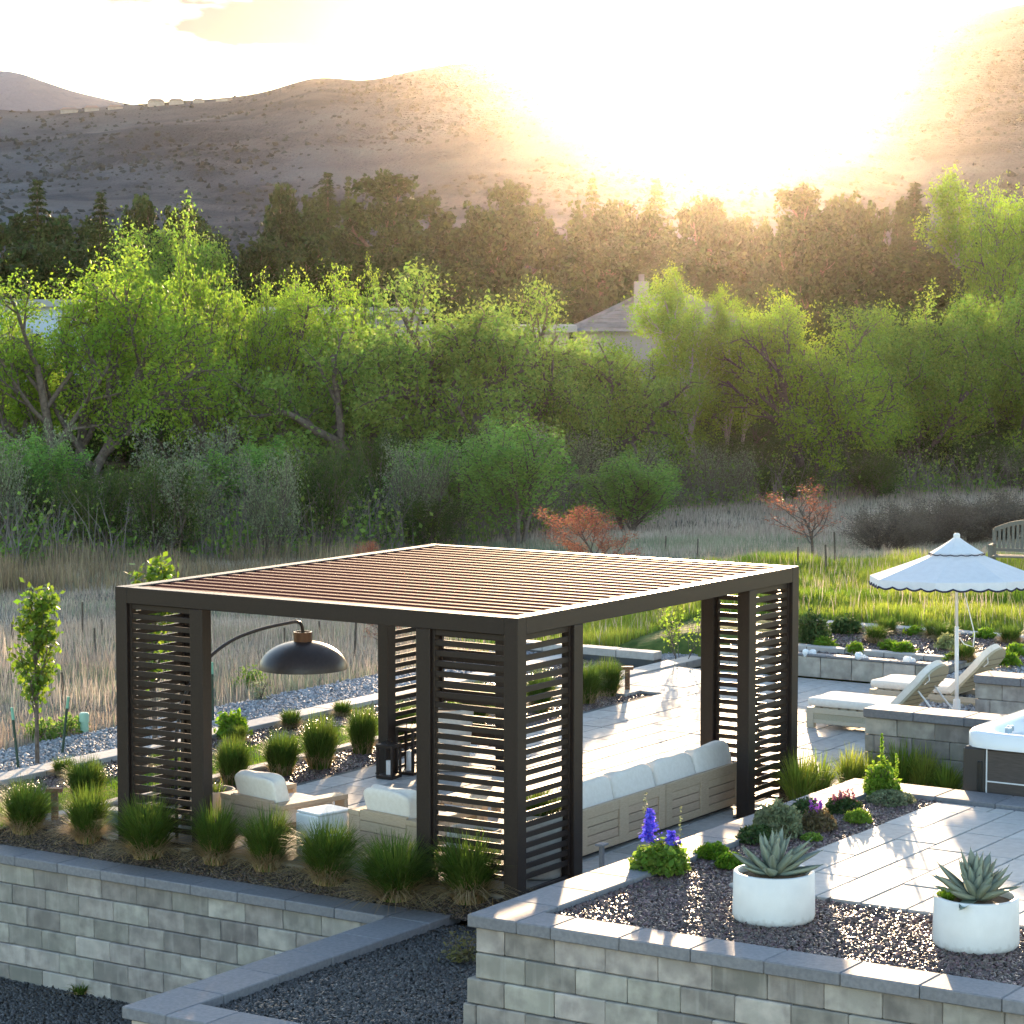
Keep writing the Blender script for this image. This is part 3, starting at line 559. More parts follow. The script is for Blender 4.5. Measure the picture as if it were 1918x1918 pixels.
# brown rounded bush mass by the umbrella and small red trees in the field
tB = tree_proto('bare_bush', 'x', 61, dict(cfgS, kids=[8, 7]), mat('bush_brown', (.13, .105, .075), .8, (.19, .155, .115), 3, 3, vary=.35, island=True, trans=.3, spec=.1), BARK, 15000, .045, .14, trunks=12, thin=.008)
for (x, ty, w, D) in [(1660, 945, 150, 66), (1730, 930, 170, 69), (1810, 918, 180, 71), (1885, 912, 180, 72)]: put(tB, x, 0, ty, w, D, 'rounded bare brown bush behind the parasol at the meadow edge', 'bare bushes behind the parasol')
cfgD = dict(wob=.08, up=[.04, .14, .08], kids=[12, 7], t0=[.30, .2], ang=[.8, .6], ratio=[.52, .5], levels=2, trunk=3.2, rad=.045)
tD = tree_proto('red_tree', 'x', 62, cfgD, LEAFR, BARK, 1500, .035, .07, thin=.008)
put(tD, 1524, 0, 888, 130, 57, 'young tree with fine red-brown buds and a wooden stake tie in the dry field', 'young red trees')
tE = tree_proto('red_tree', 'x', 63, cfgD, LEAFR, BARK, 5000, .04, .10, thin=.008)
put(tE, 1118, 0, 938, 150, 56, 'young tree with orange-red leaves above the pergola roof edge', 'young red trees')
put(tE, 706, 0, 1005, 60, 56, 'small red-leaved sapling behind the pergola roof corner', 'young red trees')
put(tD, 712, 0, 1130, 70, 43, 'bare dark sapling seen past the pergola post', 'young red trees')

# ------------------------------------------------------------------ walls, pavings, beds
rng = np.random.default_rng(9); RR = random.Random(9)
BL = {}
def block_mesh(L, Dp, H, b=.008):
    k = (round(L, 3), round(Dp, 3), round(H, 3))
    if k not in BL:
        r = random.Random(len(BL)); m = MB().box(-L / 2 + .003, L / 2 - .003, 0, Dp, .003, H - .003, b); m.v = [(x + r.uniform(-.0025, .0025), y + (r.uniform(-.003, .003)), z + r.uniform(-.0015, .0015)) for x, y, z in m.v]
        BL[k] = m.mesh('block'); BL[k].materials.append(BLOCK)
    return BL[k]
def wall(name, label, p0, dirv, nrm, length, z_top, rows, cap=True, bl=.457, bh=.2, cap_w=.40, cap_h=.10, cap_l=.61, batter=.025, seed=1, cap_ext=(0, 0), overhang=.05, depth_=.24, cap_off=0.0, b0=0.0, group=None, ext=0.0, cat='wall'):
    """block wall from p0 along dirv; nrm points out of its face; faces lie at p0 for the cap's front edge"""
    r = random.Random(seed); t = thing(name, label, cat, (p0[0], p0[1], 0), math.atan2(dirv[1], dirv[0]), group)
    sgn = 1 if (dirv[0] * nrm[1] - dirv[1] * nrm[0]) > 0 else -1      # local +y times sgn is outward
    zt = z_top - (cap_h if cap else 0)
    for i in range(rows):
        off = -(overhang if cap else 0) + batter * i; z = zt - (i + 1) * bh
        x = -(bl * (.5 if i % 2 else .0)) - batter * i * ext - r.uniform(.02, .2)
        while x < length:
            a, e = max(x, b0 - batter * i * ext), min(x + bl, length)
            if e - a > .04:
                L = e - a; me = block_mesh(L, depth_, bh); o = ob('block', me, None, t, ((a + e) / 2, sgn * (off + r.uniform(-.004, .004)), z), (0, 0, 0 if sgn < 0 else math.pi))
            x += bl
    core = MB().box(b0 + .03, length - .03, min(sgn * (-overhang - .03), sgn * -.22), max(sgn * (-overhang - .03), sgn * -.22), zt - rows * bh, zt - .004)
    ob('core', core, JOINT_SHADE, t)
    if cap:
        x = -cap_ext[0]; end = length + cap_ext[1]
        x -= cap_off
        while x < end - .02:
            a, e = max(x, -cap_ext[0]), min(x + cap_l, end)
            if e - a > .05:
                key = ('cap', round(e - a, 3), cap_w, cap_h)
                if key not in BL: BL[key] = MB().box(-(e - a) / 2 + .0025, (e - a) / 2 - .0025, 0, cap_w, 0, cap_h, .009).mesh('cap'); BL[key].materials.append(CAP)
                ob('cap_stone', BL[key], None, t, ((a + e) / 2, 0 + r.uniform(-.003, .003), zt + .001), (0, 0, 0 if sgn < 0 else math.pi))
            x += cap_l
    return t
# upper terrace: front wall (faces the camera side, -x) and the return along the pergola side
wall('retaining_wall', 'tall grey block wall with dark cap stones holding up the gravel terrace with two white pots', (-3.02, -1.55, 0), (0, -1), (-1, 0), 6.6, .69, 8, cap_off=.30, seed=2, ext=1, cap_w=.39, cap_ext=(-.406, 0))
wall('retaining_wall', 'block wall side of the upper terrace, its pale coping running beside the sofa and pergola', (-3.02, -1.50, 0), (1, 0), (0, 1), 6.91, .69, 8, cap_w=.455, seed=3, cap_off=0, cap_l=.60, b0=.30)
wall('retaining_wall', 'coping strip across the upper terrace in front of the hot tub', (3.89, -1.957, 0), (0, -1), (1, 0), 6.2, .69, 3, cap_w=.47, seed=4, cap_l=.62)
# lower left wall with the zigzag coping
wall('retaining_wall', 'long grey block wall below the row of grasses, blue-grey cap stones on top', (-.62, 9.0, 0), (0, -1), (-1, 0), 8.0, -.15, 8, cap_w=.37, cap_l=.58, seed=5, cap_off=.17)
wall('retaining_wall', 'low block wall edging the black pebble bed, its coping running down from the grasses', (-4.21, 1.02, 0), (1, 0), (0, 1), 4.13, -.15, 6, cap_w=.46, cap_l=.72, seed=6, cap_off=0, b0=.30)
wall('retaining_wall', 'front edge wall of the black pebble bed with a sunlit patch on its coping', (-4.21, .97, 0), (0, -1), (-1, 0), 3.2, -.15, 6, cap_w=.41, cap_l=.62, seed=7, cap_off=.2, cap_ext=(-.412, 0), ext=1)
# low seat walls by the tub and loungers
wall('seat_wall', 'low grey block wall with dark cap stones between the hot tub and the sun loungers', (6.80, -.20, 0), (0, -1), (-1, 0), 4.2, .90, 4, cap_w=.46, seed=8, batter=0)
wall('seat_wall', 'low block wall beyond the hot tub, ending beside the farther sun lounger', (9.93, -.20, 0), (0, -1), (-1, 0), 3.6, .90, 4, cap_w=.46, seed=9, batter=0)
# long raised planter behind the loungers
wall('planter_wall', 'long low pinkish block planter wall with bubbling white water spouts behind the loungers', (14.2, 5.9, 0), (0, -1), (-1, 0), 3.9, .34, 1, cap=True, cap_h=.035, cap_w=.20, cap_l=.5, bl=.5, bh=.305, overhang=.01, seed=12, batter=0)
wall('planter_wall', 'short end wall of the raised planter beside the farther lounger', (14.40, 2.0, 0), (1, 0), (0, -1), 2.1, .34, 1, cap=True, cap_h=.035, cap_w=.20, cap_l=.7, bl=.5, bh=.305, overhang=.01, seed=13, batter=0)

# pavings: random ashlar, every slab its own piece
def ashlar(x0, x1, y0, y1, u, seed, keep=lambda x, y: True):
    r = random.Random(seed); nx, ny = int(round((x1 - x0) / u)), int(round((y1 - y0) / u)); g = [[0] * ny for _ in range(nx)]; out = []
    for i in range(nx):
        for j in range(ny):
            if g[i][j]: continue
            sz = [(3, 2), (3, 2), (3, 1), (2, 2), (2, 1), (4, 2), (1, 1)]; r.shuffle(sz); sz.sort(key=lambda s: -(s[0] * s[1]) * r.uniform(.5, 1.5))
            for (w, h) in sz + [(1, 1)]:
                if i + w <= nx and j + h <= ny and all(not g[a][c] for a in range(i, i + w) for c in range(j, j + h)):
                    for a in range(i, i + w):
                        for c in range(j, j + h): g[a][c] = 1
                    cx, cy2 = x0 + (i + w / 2) * u, y0 + (j + h / 2) * u
                    if keep(cx, cy2): out.append((cx, cy2, w * u, h * u))
                    break
    return out
PM = {}
def slab(w, h, m, t=.05):
    k = (round(w, 3), round(h, 3), m.name)
    if k not in PM: PM[k] = MB().box(-w / 2 + .008, w / 2 - .008, -h / 2 + .008, h / 2 - .008, -t, 0, .005).mesh('paver'); PM[k].materials.append(m)
    return PM[k]
def paving(name, label, slabs, z, m, base_rect, maxn=300):
    b2 = MB()
    for (x0, x1, y0, y1) in base_rect: b2.add([(x0, y0, z - .030), (x1, y0, z - .030), (x1, y1, z - .030), (x0, y1, z - .030)], [(0, 1, 2, 3)])
    t = ob(name, b2, JOINT_SHADE, kind='structure', label=label)
    C3 = np.array([(s[0], s[1], z) for s in slabs]); vis = in_view(C3, 20)
    order = sorted(range(len(slabs)), key=lambda i: (not vis[i], -slabs[i][2] * slabs[i][3] / depth(C3[i]) ** 3)); rest = MB()
    for q, i in enumerate(order):
        x, y, w, h = slabs[i]; zz = z + RR.uniform(-.003, .003)
        if q < maxn: ob('paver', slab(w, h, m), None, t, (x, y, zz), (RR.uniform(-.002, .002), RR.uniform(-.002, .002), 0))
        elif vis[i]: rest.box(x - w / 2 + .006, x + w / 2 - .006, y - h / 2 + .006, y + h / 2 - .006, zz - .05, zz, .005)
    if rest.v: ob('pavers', rest, m, t, kind='stuff')
keepP = lambda x, y: not (y > 5.36 and x < 11.6) and not (x < 5.0 and y < -1.2)
sl = ashlar(.12, 14.12, -1.2, 6.4, .2, 3, lambda x, y: (y < 5.36 or x > 11.65))
paving('patio', 'pale grey stone patio under the pergola and around the loungers', sl, 0.0, PAVER, [(.12, 14.15, -1.5, 5.36), (11.65, 14.15, 5.36, 6.4)])
sl2 = ashlar(-.9, 3.30, -7.05, -2.65, .2, 8)
paving('terrace', 'pale stone paving of the upper terrace beside the two white pots', sl2, .668, PAVERU, [(-.9, 3.4, -7.05, -2.65)])
# strip of paving between the sofa and the upper terrace (belongs to the patio level) and border strips
EDGE = mat('edging_stone', (.40, .36, .33), .75, (.47, .43, .40), 12, 5, .15, 140, vary=.08)
def border(label, x0, x1, y0, y1, z, piece, along='x', h=.12):
    t = ob('kerb', MB().box(x0 + .01, x1 - .01, y0 + .01, y1 - .01, z - h - .2, z - .012), JOINT_SHADE, kind='structure', label=label); L = (x1 - x0) if along == 'x' else (y1 - y0); k = max(1, int(round(L / piece))); s = L / k
    for i in range(k):
        if along == 'x': m = ('kerb', round(s, 3), y1 - y0); a = (s, y1 - y0); c = (x0 + (i + .5) * s, (y0 + y1) / 2)
        else: m = ('kerby', round(s, 3), x1 - x0); a = (x1 - x0, s); c = ((x0 + x1) / 2, y0 + (i + .5) * s)
        if m not in BL: BL[m] = MB().box(-a[0] / 2 + .004, a[0] / 2 - .004, -a[1] / 2 + .004, a[1] / 2 - .004, -h, 0, .008).mesh('kerb_stone'); BL[m].materials.append(EDGE)
        ob('kerb_stone', BL[m], None, t, (c[0], c[1], z + RR.uniform(-.003, .003)))
border('long pinkish stone edging between the planting bed and the grey gravel path', -.3, 14.3, 8.14, 8.50, .02, .9)
border('narrow stone edging between lawn strip and grass bed', .6, 11.4, 6.28, 6.44, .0, .6)
border('stone edging at the far edge of the patio', 11.3, 15.2, 6.42, 6.76, .02, .7)
border('pale stone edging between the gravel bed and the meadow', 17.6, 17.9, -4, 5.9, .36, .9, 'y')
border('pale coping behind the water spouts in the planter', 15.0, 15.2, 2.1, 5.9, .34, .6, 'y')
border('stone edging of the gravel bed beside the patio corner', 14.35, 14.62, 6.9, 9.6, .14, .6, 'y')
# beds
def bed(label, x0, x1, y0, y1, z, m, name='bed', z2=None):
    z2 = z if z2 is None else z2
    return ob(name, MB().add([(x0, y0, z), (x1, y0, z2), (x1, y1, z2), (x0, y1, z)], [(0, 1, 2, 3)]), m, kind='structure', label=label)
bed('dark soil of the terrace gravel bed', -2.64, 3.44, -7.4, -1.95, .62, GRAVBED)
bed('soil below the black pebble bed', -3.82, -.2, -1.62, .58, -.27, GRAVBED)
bed('mulched bed along the top of the block wall', -.27, .14, -1.6, 9.2, -.175, MULCH, z2=-.04)
bed('mulched bed beside the pergola', .10, 11.6, 5.34, 6.30, -.055, MULCH)
bed('gravel bed in front of the long edging', -.3, 14.2, 7.35, 8.16, -.05, GRAVBED)
bed('soil of the lawn strip', -.3, 11.4, 6.42, 7.40, -.045, mat('lawn_soil', (.04, .07, .012), .9, (.06, .09, .02), 20, 4))
bed('grey gravel path', -.3, 15.2, 8.48, 9.75, -.035, GREYBED, 'path')
bed('grey gravel area past the patio edge', 14.6, 15.6, 6.74, 9.7, -.02, GREYBED)
bed('planter soil', 14.37, 15.02, 2.1, 5.9, .25, GRAVBED)
bed('rising gravel bed behind the planter', 15.18, 17.65, -4, 5.9, .27, GRAVBED, z2=.33)
bed('dark gravel bed beside the seat wall', 10.4, 17.65, -5, 2.02, .10, GRAVBED, z2=.33)
bed('planting bed at the foot of the terrace wall', 3.9, 6.84, -1.48, -.02, -.03, MULCH)
bed('bed behind the seat wall', 3.92, 6.9, -6, -1.5, -.03, MULCH)
bed('paved ground between the seat walls', 7.2, 14.15, -6, -1.18, -.02, JOINT_SHADE)
# gravel
def gravel(name, label, rects, step, size, z, m, seed, layers=2, holes=()):
    r = np.random.default_rng(seed); p = scatter(r, rects, step, z, layers, holes); p = p[in_view(p)]
    V, Fa = pebbles(r, p, size); ob(name, npmesh(name, V, Fa), m, kind='stuff', label=label, cat='gravel')
POT1, POT2 = P(1449, 1723, .635), P(1827.5, 1773, .635)
gravel('gravel', 'plum-brown gravel chips around the two white pots on the upper terrace', [(-2.62, -.91, -7.2, -1.97), (-.92, 3.42, -2.66, -1.97)], .033, .025, .638, GRAVP, 1, 2, [(POT1[0], POT1[1], .29), (POT2[0], POT2[1], .29)])
gravel('gravel', 'black glossy pebbles in the zigzag bed below the terrace wall', [(-3.78, -.25, -1.5, .56)], .033, .025, -.235, GRAVD, 2)
gravel('gravel', 'dark gravel at the foot of the long block wall', [(-7.5, -.42, 1.0, 9.5)], .036, .028, -1.42, GRAVD, 3)
gravel('gravel', 'dark wood and stone mulch between the grasses along the block wall', [(-.27, .12, -.9, 8.6)], .028, .02, lambda x, y: -.165 + (x + .27) * .33, mat('mulch_chip', (.05, .04, .035), .8, (.12, .09, .07), 40, 3, vary=.6, island=True), 4, 2)
gravel('gravel', 'plum gravel of the bed beside the pergola', [(.1, 11.62, 5.38, 6.28)], .036, .024, -.045, GRAVP, 5, 1)
gravel('gravel', 'dark gravel in front of the long stone edging', [(-.3, 14.2, 7.38, 8.14)], .036, .024, -.04, GRAVP, 6, 1)
gravel('gravel', 'light grey gravel of the path below the dry field', [(-.3, 15.3, 8.5, 9.75), (14.62, 15.6, 6.76, 8.5)], .042, .030, -.025, GRAVG, 7, 1)
gravel('gravel', 'plum and blue-grey gravel in the planting bed behind the loungers', [(15.2, 17.6, -4, 5.9)], .045, .032, lambda x, y: .275 + (x - 15.18) * .0245, GRAVP, 8, 1)
gravel('gravel', 'brown gravel around the water spouts', [(14.4, 15.0, 2.2, 5.9)], .04, .028, .26, GRAVP, 9, 1)
gravel('gravel', 'blue-grey gravel beside the farther seat wall', [(10.5, 17.6, -5, 1.95)], .05, .036, lambda x, y: .105 + (x - 10.4) * .0317, GRAVG, 10, 1)

# ------------------------------------------------------------------ pergola
LA, LB, PH = 5.59, 4.85, 2.60
pg = thing('pergola', 'dark bronze metal pergola with louvred roof and slatted corner panels', 'pergola')
PW = .15
def vbox(name, x0, x1, y0, y1, z0, z1, m=BRONZE, par=None, b=.006): return ob(name, MB().box(x0, x1, y0, y1, z0, z1, b), m, par)
for (x, y) in ((0, 0), (0, LB - PW), (LA - PW, 0), (LA - PW, LB - PW)): vbox('corner_post', x, x + PW, y, y + PW, 0.004, PH, par=pg)
IN = .975
for (x, y) in ((.0, IN), (.0, LB - IN - .16), (LA - PW, IN), (LA - PW, LB - IN - .16)): vbox('post', x + .003, x + PW - .003, y, y + .16, .004, PH - .165, par=pg)
for (x, y) in ((IN, 0), (LA - IN - .16, 0), (IN, LB - PW), (LA - IN - .16, LB - PW)): vbox('post', x, x + .16, y + .003, y + PW - .003, .004, PH - .165, par=pg)
vbox('beam', .002, PW - .002, PW, LB - PW, PH - .165, PH - .002, par=pg); vbox('beam', LA - PW + .002, LA - .002, PW, LB - PW, PH - .165, PH - .002, par=pg)
vbox('beam', PW, LA - PW, .002, PW - .002, PH - .165, PH - .002, par=pg); vbox('beam', PW, LA - PW, LB - PW + .002, LB - .002, PH - .165, PH - .002, par=pg)
# louvre blades of the roof, slightly tilted
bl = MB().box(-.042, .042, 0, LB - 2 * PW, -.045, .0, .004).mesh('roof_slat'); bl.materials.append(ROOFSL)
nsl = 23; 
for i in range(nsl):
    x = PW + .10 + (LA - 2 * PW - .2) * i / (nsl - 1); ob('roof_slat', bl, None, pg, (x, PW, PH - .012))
bpm = MB().box(-.10, .10, -.10, .10, 0, .012, .003).mesh('base_plate'); bpm.materials.append(BRONZE); bom = MB().lathe([(0, .012), (.012, .010), (.012, 0)], 8).mesh('bolt'); bom.materials.append(CAP)
for (x, y) in [(PW / 2, PW / 2), (PW / 2, LB - PW / 2), (LA - PW / 2, PW / 2), (LA - PW / 2, LB - PW / 2), (PW / 2, IN + .08), (PW / 2, LB - IN - .08), (LA - PW / 2, IN + .08), (LA - PW / 2, LB - IN - .08), (IN + .08, PW / 2), (LA - IN - .08, PW / 2), (IN + .08, LB - PW / 2), (LA - IN - .08, LB - PW / 2)]:
    bp = ob('base_plate', bpm, None, pg, (x, y, .003))
    for sx_ in (-1, 1):
        for sy_ in (-1, 1): ob('bolt', bom, None, bp, (sx_ * .088, sy_ * .088, .012))
PITCH, SLH = .0965, .054; W2 = IN - PW - .06
sla = MB().box(-.011, .011, 0, W2 + .02, 0, SLH, .003).mesh('slat'); sla.materials.append(BRONZE)
slb = MB().box(0, W2 + .02, -.011, .011, 0, SLH, .003).mesh('slat'); slb.materials.append(BRONZE)
def panel(x, y, along):
    f = MB(); z0, z1 = .06, PH - .168
    if along == 'y':
        f.box(x - .02, x + .02, y, y + .03, z0, z1, .003); f.box(x - .02, x + .02, y + W2 + .03, y + W2 + .06, z0, z1, .003); f.box(x - .019, x + .019, y + .03, y + W2 + .03, z0 - .03, z0, .003)
    else:
        f.box(y * 0 + x, x + .03, y - .02, y + .02, z0, z1, .003); f.box(x + W2 + .03, x + W2 + .06, y - .02, y + .02, z0, z1, .003); f.box(x + .03, x + W2 + .03, y - .019, y + .019, z0 - .03, z0, .003)
    p = ob('louvre_panel', f, BRONZE, pg)
    z = PH - .225
    while z > .07:
        if along == 'y': ob('slat', sla, None, p, (x, y + .02, z - .0))
        else: ob('slat', slb, None, p, (x + .02, y, z))
        z -= PITCH
for X in (.06, LA - .06):
    panel(X, PW, 'y'); panel(X, LB - IN, 'y')
for Y in (.06, LB - .06):
    panel(PW, Y, 'x'); panel(LA - IN, Y, 'x')

# ------------------------------------------------------------------ furniture
def board(t, name, x0, x1, y0, y1, z0, z1, m=TEAK, b=.005): return ob(name, MB().box(x0, x1, y0, y1, z0, z1, b), m, t)
def sofa(a0, a1, label):
    t = thing('sofa', label, 'sofa', (a0, .40, 0)); L = a1 - a0; H = .50
    bf = MB(); k = .06
    for x in (0, L / 2 - .09, L - .13): bf.box(x + (.0 if x else 0), x + (.18 if 0 < x < L - .14 else .13), 0, .05, .05, H, .004)
    bf.box(.0, L, .05, .07, .05, H - .02, .002); bf.box(.13, L / 2 - .09, 0.004, .05, H - .10, H, .003); bf.box(L / 2 + .09, L - .13, .004, .05, H - .10, H, .003)
    bf.box(.13, L / 2 - .09, 0.004, .05, .05, .13, .003); bf.box(L / 2 + .09, L - .13, .004, .05, .05, .13, .003)
    bk = ob('back_frame', bf, TEAK, t)
    for (x0, x1) in ((.133, L / 2 - .093), (L / 2 + .093, L - .133)):
        for j in range(3): ob('slat', MB().box(x0, x1, .012, .045, .135 + j * .09, .135 + j * .09 + .082, .004), TEAK, bk)
    board(t, 'seat_base', .0, L, .07, .90, .10, .24); board(t, 'plinth', .05, L - .05, .08, .86, .004, .10, JOINT_SHADE)
    for s in (0, 1):
        ob('seat_cushion', MB().cushion(L / 2 - .01, .70, .17, (L / 4 + s * L / 2, .56, .325), .22, seed=s), CUSH, t, smooth=True)
        M = Matrix.Rotation(math.radians(-14), 4, 'X'); ob('back_cushion', MB().cushion(L / 2 - .015, .20, .44, (L / 4 + s * L / 2, .19, .50), .36, M=M, wob=.05, seed=s + int(a0 * 10)), CUSH, t, smooth=True)
    return t
sofa(1.74, 3.40, 'teak framed sofa with white cushions, the half nearer the corner planter with grass')
sofa(3.415, 5.06, 'teak framed sofa with white cushions, the half ending beside the slatted corner post')
def chair(loc, rz, label):
    t = thing('lounge_chair', label, 'chair', loc, rz, 'white cushioned lounge chairs under the pergola'); W, Dp, H = .98, .88, .46
    # faces +x; back at x=0
    bk = ob('back_panel', MB().box(.03, .045, -.32, .32, .06, H + .02, .002), TEAK, t)
    for j in range(4): ob('slat', MB().box(0, .03, -.325, .325, .06 + j * .105, .06 + j * .105 + .10, .004), TEAK, bk)
    for s in (-1, 1):
        y0, y1 = (.325, W / 2) if s > 0 else (-W / 2, -.325)
        a = ob('arm', MB().box(-.005, Dp, y0 + .002, y1, H - .05, H, .005), TEAK, t); ob('arm_panel', MB().box(0.002, .045, y0 + .003, y1 - .003, 0.004, H - .052, .004), TEAK, a); ob('front_leg', MB().box(Dp - .05, Dp - .003, y0 + .003, y1 - .003, 0.004, H - .052, .004), TEAK, a)
    board(t, 'seat_base', .05, Dp - .06, -.325, .325, .14, .22)
    ob('seat_cushion', MB().cushion(.78, .66, .17, (.47, 0, .30), .22), CUSH, t, smooth=True)
    M = Matrix.Rotation(math.radians(-12), 4, 'Y'); ob('back_cushion', MB().cushion(.19, .66, .42, (.15, 0, .50), .33, M=M, wob=.07, seed=int(loc[1] * 10)), CUSH, t, smooth=True)
    return t
chair((.62, 3.62, 0), math.radians(-12), 'teak lounge chair with white cushions between the grass pot and the white side table')
chair((.68, 2.02, 0), math.radians(-10), 'teak lounge chair with white cushions half hidden by the slatted panel post')
t = thing('side_table', 'small white block side table between the two lounge chairs', 'table', (.62, 2.72, 0), math.radians(-12))
ob('body', MB().box(-.20, .22, -.165, .165, .004, .43, .012), WHITE, t); ob('top', MB().box(-.19, .24, -.185, .16, .432, .455, .008), WHITE, t)
# coffee table
t = thing('coffee_table', 'low teak coffee table in front of the sofa under the pergola', 'table', (2.75, 2.15, 0))
for j in range(5): ob('slat', MB().box(-.60, .60, -.32 + j * .13, -.32 + j * .13 + .122, .30, .335, .004), TEAK, t)
for sx in (-.53, .53):
    for sy in (-.27, .27): ob('leg', MB().box(sx - .04, sx + .04, sy - .04, sy + .04, .004, .298, .004), TEAK, t)
# arc lamp
LAMPM = mat('dark_bronze_satin', (.030, .022, .020), .42, (.038, .028, .025), 30, 3, metal=.0, spec=.45)
t = thing('arc_lamp', 'arched floor lamp with a wide dark bronze dome shade', 'lamp', (.25, 4.28, 0))
ob('base', MB().lathe([(0, 0), (.26, 0), (.26, .03), (.24, .045), (0, .05)], 32), LAMPM, t, smooth=False)
cdm = np.array([2.02, -.05, 1.60]) + 0
arc = [(0, 0, .04), (0, 0, .7), (.02, 0, 1.15), (.16, -.01, 1.52), (.45, -.02, 1.80), (.85, -.03, 1.97), (1.3, -.04, 2.04), (1.75, -.05, 2.06), (1.93, -.05, 2.055), (2.0, -.05, 2.01), (2.02, -.05, 1.93)]
def smooth_path(p, k=6):
    p = [np.array(q, float) for q in p]; o = []
    for i in range(len(p) - 1):
        a, b_, c_, d_ = p[max(i - 1, 0)], p[i], p[i + 1], p[min(i + 2, len(p) - 1)]
        for j in range(k): t_ = j / k; o.append(tuple(.5 * (2 * b_ + (c_ - a) * t_ + (2 * a - 5 * b_ + 4 * c_ - d_) * t_ ** 2 + (3 * b_ - a - 3 * c_ + d_) * t_ ** 3)))
    return o + [tuple(p[-1])]
ob('pole', MB().tube(smooth_path(arc), .018, 10), LAMPM, t, smooth=True)
prof = [(.475 * math.sin(a), .30 * math.cos(a)) for a in np.linspace(math.pi / 2, .10, 14)]; inn = [(r * .975, z * .965 - .0) for r, z in prof][::-1]
ob('shade', MB().lathe(prof + [(.10, .297), (.0, .297)], 48, (2.02, -.05, 1.545)).lathe(inn, 48, (2.02, -.05, 1.545)), LAMPM, t, smooth=True)
ob('shade_cap', MB().lathe([(0, 0), (.10, 0), (.10, .10), (.085, .10), (.085, .085), (0, .085)], 32, (2.02, -.05, 1.84)), mat('copper_brown', (.11, .05, .03), .35, metal=.4), t)
# lanterns
def lantern(loc, s, h, label, rz):
    t = thing('lantern', label, 'lantern', loc, rz, 'dark wooden lanterns at the pergola post'); w = s / 2
    ob('base', MB().box(-w, w, -w, w, 0.004, .04, .004), BRONZE, t); ob('top', MB().box(-w, w, -w, w, h - .04, h, .004), BRONZE, t)
    for x in (-1, 1):
        for y in (-1, 1): ob('post', MB().box(x * w * .86 - w * .12, x * w * .86 + w * .12, y * w * .86 - w * .12, y * w * .86 + w * .12, .041, h - .041, .002), BRONZE, t)
    ob('candle', MB().lathe([(0, 0), (w * .3, 0), (w * .3, h * .4), (0, h * .41)], 16, (0, 0, .042)), WHITE, t); ob('handle', MB().tube([(-w * .5, 0, h), (-w * .5, 0, h + .05), (w * .5, 0, h + .05), (w * .5, 0, h)], .006, 6), BRONZE, t)
lantern((4.33, 4.60, 0), .22, .40, 'smaller dark wooden candle lantern at the foot of the pergola post', .1)
lantern((4.68, 4.56, 0), .25, .56, 'larger dark wooden candle lantern at the foot of the pergola post', .1)

# ------------------------------------------------------------------ pots
def pot(loc, r, h, label, m, wall_=.035, taper=0.0, rnd=.06, group=None, name='planter_pot', soil=.05):
    t = thing(name, label, 'pot', loc, 0, group); rb = r * (1 - taper); pr = [(0, 0), (rb - rnd, 0)] + [(rb - rnd + rnd * math.sin(a), rnd - rnd * math.cos(a)) for a in np.linspace(.3, math.pi / 2, 5)] + [(r - .006, h - .006), (r - .012, h), (r - wall_ + .006, h), (r - wall_, h - .008), (r - wall_, h - soil - .03)]
    ob('shell', MB().lathe(pr, 56), m, t, smooth=False).data.shade_smooth()
    s = MB().lathe([(r - wall_ + .003, 0), (r * .6, .012), (r * .3, .02), (.001, .024)], 32, (0, 0, h - soil)); ob('soil', s, SOIL, t); return t
GP = 'white agave pots on the upper terrace'
pot((POT1[0], POT1[1], .625), .322, .40, 'round white pot holding the paler agave, beside the blue delphinium bed', POTW, .045, 0.0, .07, GP)
pot((POT2[0], POT2[1], .625), .322, .40, 'round white pot with a green agave and a small bright plant inside its rim', POTW, .045, 0.0, .07, GP)
pot((5.20, 4.38, 0.004), .315, .72, 'tall pale tapered pot behind the lanterns', STONEP, .05, .22, .03)
pot((.80, 1.02, 0.004), .27, .42, 'round pale pot with bare soil behind the slatted panel beside the hidden chair', STONEP, .035, .05, .03)
pot((1.02, .42, 0.004), .30, .62, 'pale pot with green grass inside the slatted corner next to the sofa', STONEP, .04, .12, .04)
pot((.98, 4.42, 0.004), .24, .42, 'round sandy pot beside the lounge chair and slatted corner', mat('sand_concrete', (.45, .36, .26), .8, (.5, .41, .31), 12, 4, .1, 90), .035, .06, .03)

def agave_leaf(L, W, curl, th=.02):
    m = MB(); n = 8; vs = []; fs = []
    for i in range(n + 1):
        t = i / n; w = W * (math.sin(math.pi * min(1, (t * .80 + .20))) ** .75) * (1 if t < .97 else .3); w = max(w, .0015); x = L * t; z = curl * L * t * t; k = th * (1 - t) ** .6 + .002
        vs += [(x, -w / 2, z + .22 * w), (x, -w * .2, z), (x, w * .2, z), (x, w / 2, z + .22 * w), (x, 0, z - k - .05 * w)]
    for i in range(n):
        a, b = i * 5, (i + 1) * 5
        fs += [(a, a + 1, b + 1, b), (a + 1, a + 2, b + 2, b + 1), (a + 2, a + 3, b + 3, b + 2), (a + 3, a + 4, b + 4, b + 3), (a + 4, a, b, b + 4)]
    sp = MB().add(vs, fs); sp.tube([(L * .99, 0, curl * L), (L * 1.06, 0, curl * L * 1.10)], [.004, .0008], 4); return sp
AGM = []
for (L, W, c) in ((.34, .105, .10), (.38, .105, -.02), (.30, .11, .16)):
    m = agave_leaf(L, W, c).mesh('leaf', True); m.materials.append(AGAVE); AGM.append(m)
